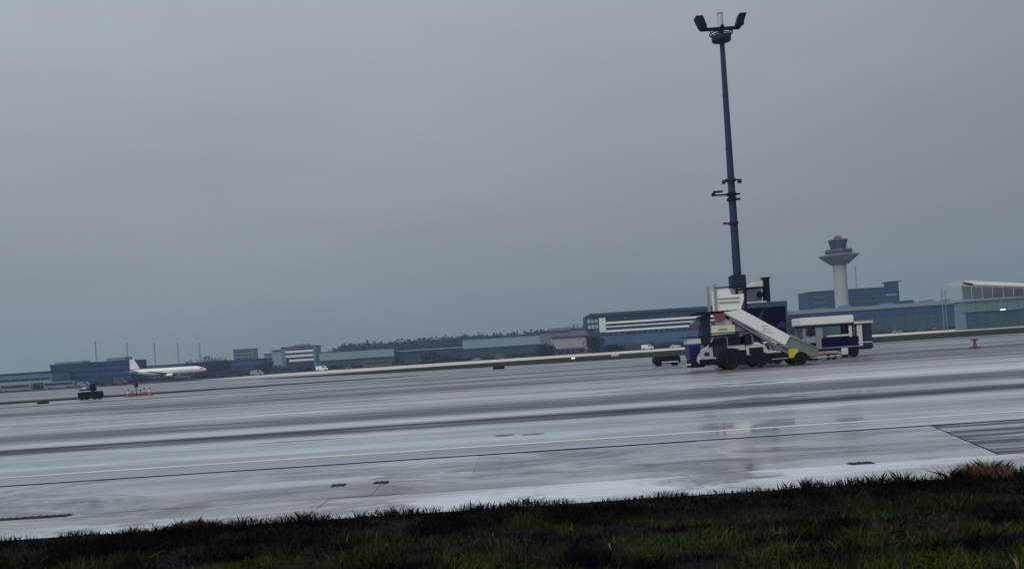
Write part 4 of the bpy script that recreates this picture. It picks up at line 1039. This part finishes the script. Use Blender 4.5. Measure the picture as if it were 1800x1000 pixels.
n = 330000
X = rng.uniform(-13, 13, n); Y = rng.uniform(5.2, 13.35, n)
edge = 12.75 + (vnoise(X, X * 0, .55, 1) - .5) * .45 + (vnoise(X, X * 0, .17, 2) - .5) * .25
big = vnoise(X, Y * 1.5, 1.6, 3); mid = vnoise(X, Y * 1.6, .45, 4); sm = vnoise(X, Y, .14, 5)
keep = (Y < edge) & (rng.random(n) < .35 + .9 * mid)
X, Y, big, mid, sm, edge = [q[keep] for q in (X, Y, big, mid, sm, edge)]
n = len(X); de = edge - Y
H = (.035 + .085 * mid + .06 * sm) * rng.uniform(.5, 1.3, n)
H *= .45 + 1.1 * vnoise(X, Y, .9, 9)
H += .03 * np.exp(-(de / .35) ** 2) * vnoise(X, Y * 0, .25, 8)
green, olive, brown, dark = np.array([.036, .068, .013]), np.array([.066, .070, .018]), np.array([.040, .030, .016]), np.array([.0018, .0026, .0042])
f1 = np.clip((big - .38) / .3, 0, 1)[:, None]; f2 = np.clip((mid - .45) / .3, 0, 1)[:, None]
c_ = (green * f1 + brown * (1 - f1)) * (1 - f2 * .6) + olive * f2 * .6
live = np.clip((de - .55 - 1.2 * big) / 1.2, 0, 1) * np.clip((vnoise(X, Y * 1.8, .6, 6) - .30) / .3, 0, 1)
c_ = c_ * live[:, None] + dark * (1 - live[:, None])
straw = rng.random(n) < .012 * live; c_[straw] = [.16, .14, .07]
c_ *= rng.uniform(.55, 1.35, (n, 1))
lean_ = np.where(rng.random(n) < .22, rng.uniform(1.5, 3.5, n), .7)
H = np.where(lean_ > 1, H * .6, H)
wide = np.where(rng.random(n) < .05, rng.uniform(.02, .04, n), rng.uniform(.005, .013, n))
tag(blades('grass', X, Y, H, wide, c_, lean_), 'dark short wet grass along the bottom of the view', 'grass', kind='stuff')
def tuft(px, py, hgt, rad, label):
    Yt = 12.72; Xt = gx(px, Yt); k = 1500
    r_ = rad * np.sqrt(rng.random(k)); a = rng.uniform(0, 6.28, k)
    hh = hgt * rng.uniform(.45, 1.05, k) * (1 - .5 * (r_ / rad) ** 2)
    cc = np.array([.19, .125, .065]) * rng.uniform(.45, 1.25, (k, 1))
    o = blades('dry_tuft', r_ * np.cos(a), r_ * np.sin(a) * .6, hh, rng.uniform(.004, .010, k), cc, .9)
    o.location = (Xt, Yt, .0); tag(o, label, 'grass tuft', 'dry grass tufts on the verge edge')
tuft(1732, 812, .30, .46, 'dry brown grass tuft standing up at the right of the verge')
tuft(340, 925, .16, .34, 'low brown grass tuft at the left of the verge')

# ------------------------------------------------------------------ haze
hz = MB().box(-1400, 1400, -70, 1500, -1.2, 90).build('haze', SEAL)
hz.data.materials.clear()
hm = bpy.data.materials.new('haze_air'); hm.use_nodes = True; t = hm.node_tree; t.nodes.clear()
o_ = N(t, 'ShaderNodeOutputMaterial'); pv = N(t, 'ShaderNodeVolumePrincipled')
pv.inputs['Color'].default_value = (.55, .76, 1.0, 1); pv.inputs['Density'].default_value = .00023; pv.inputs['Anisotropy'].default_value = .0
t.links.new(pv.outputs[0], o_.inputs['Volume']); hz.data.materials.append(hm)
tag(hz, 'thin grey blue damp air over the airfield', 'haze', kind='stuff')
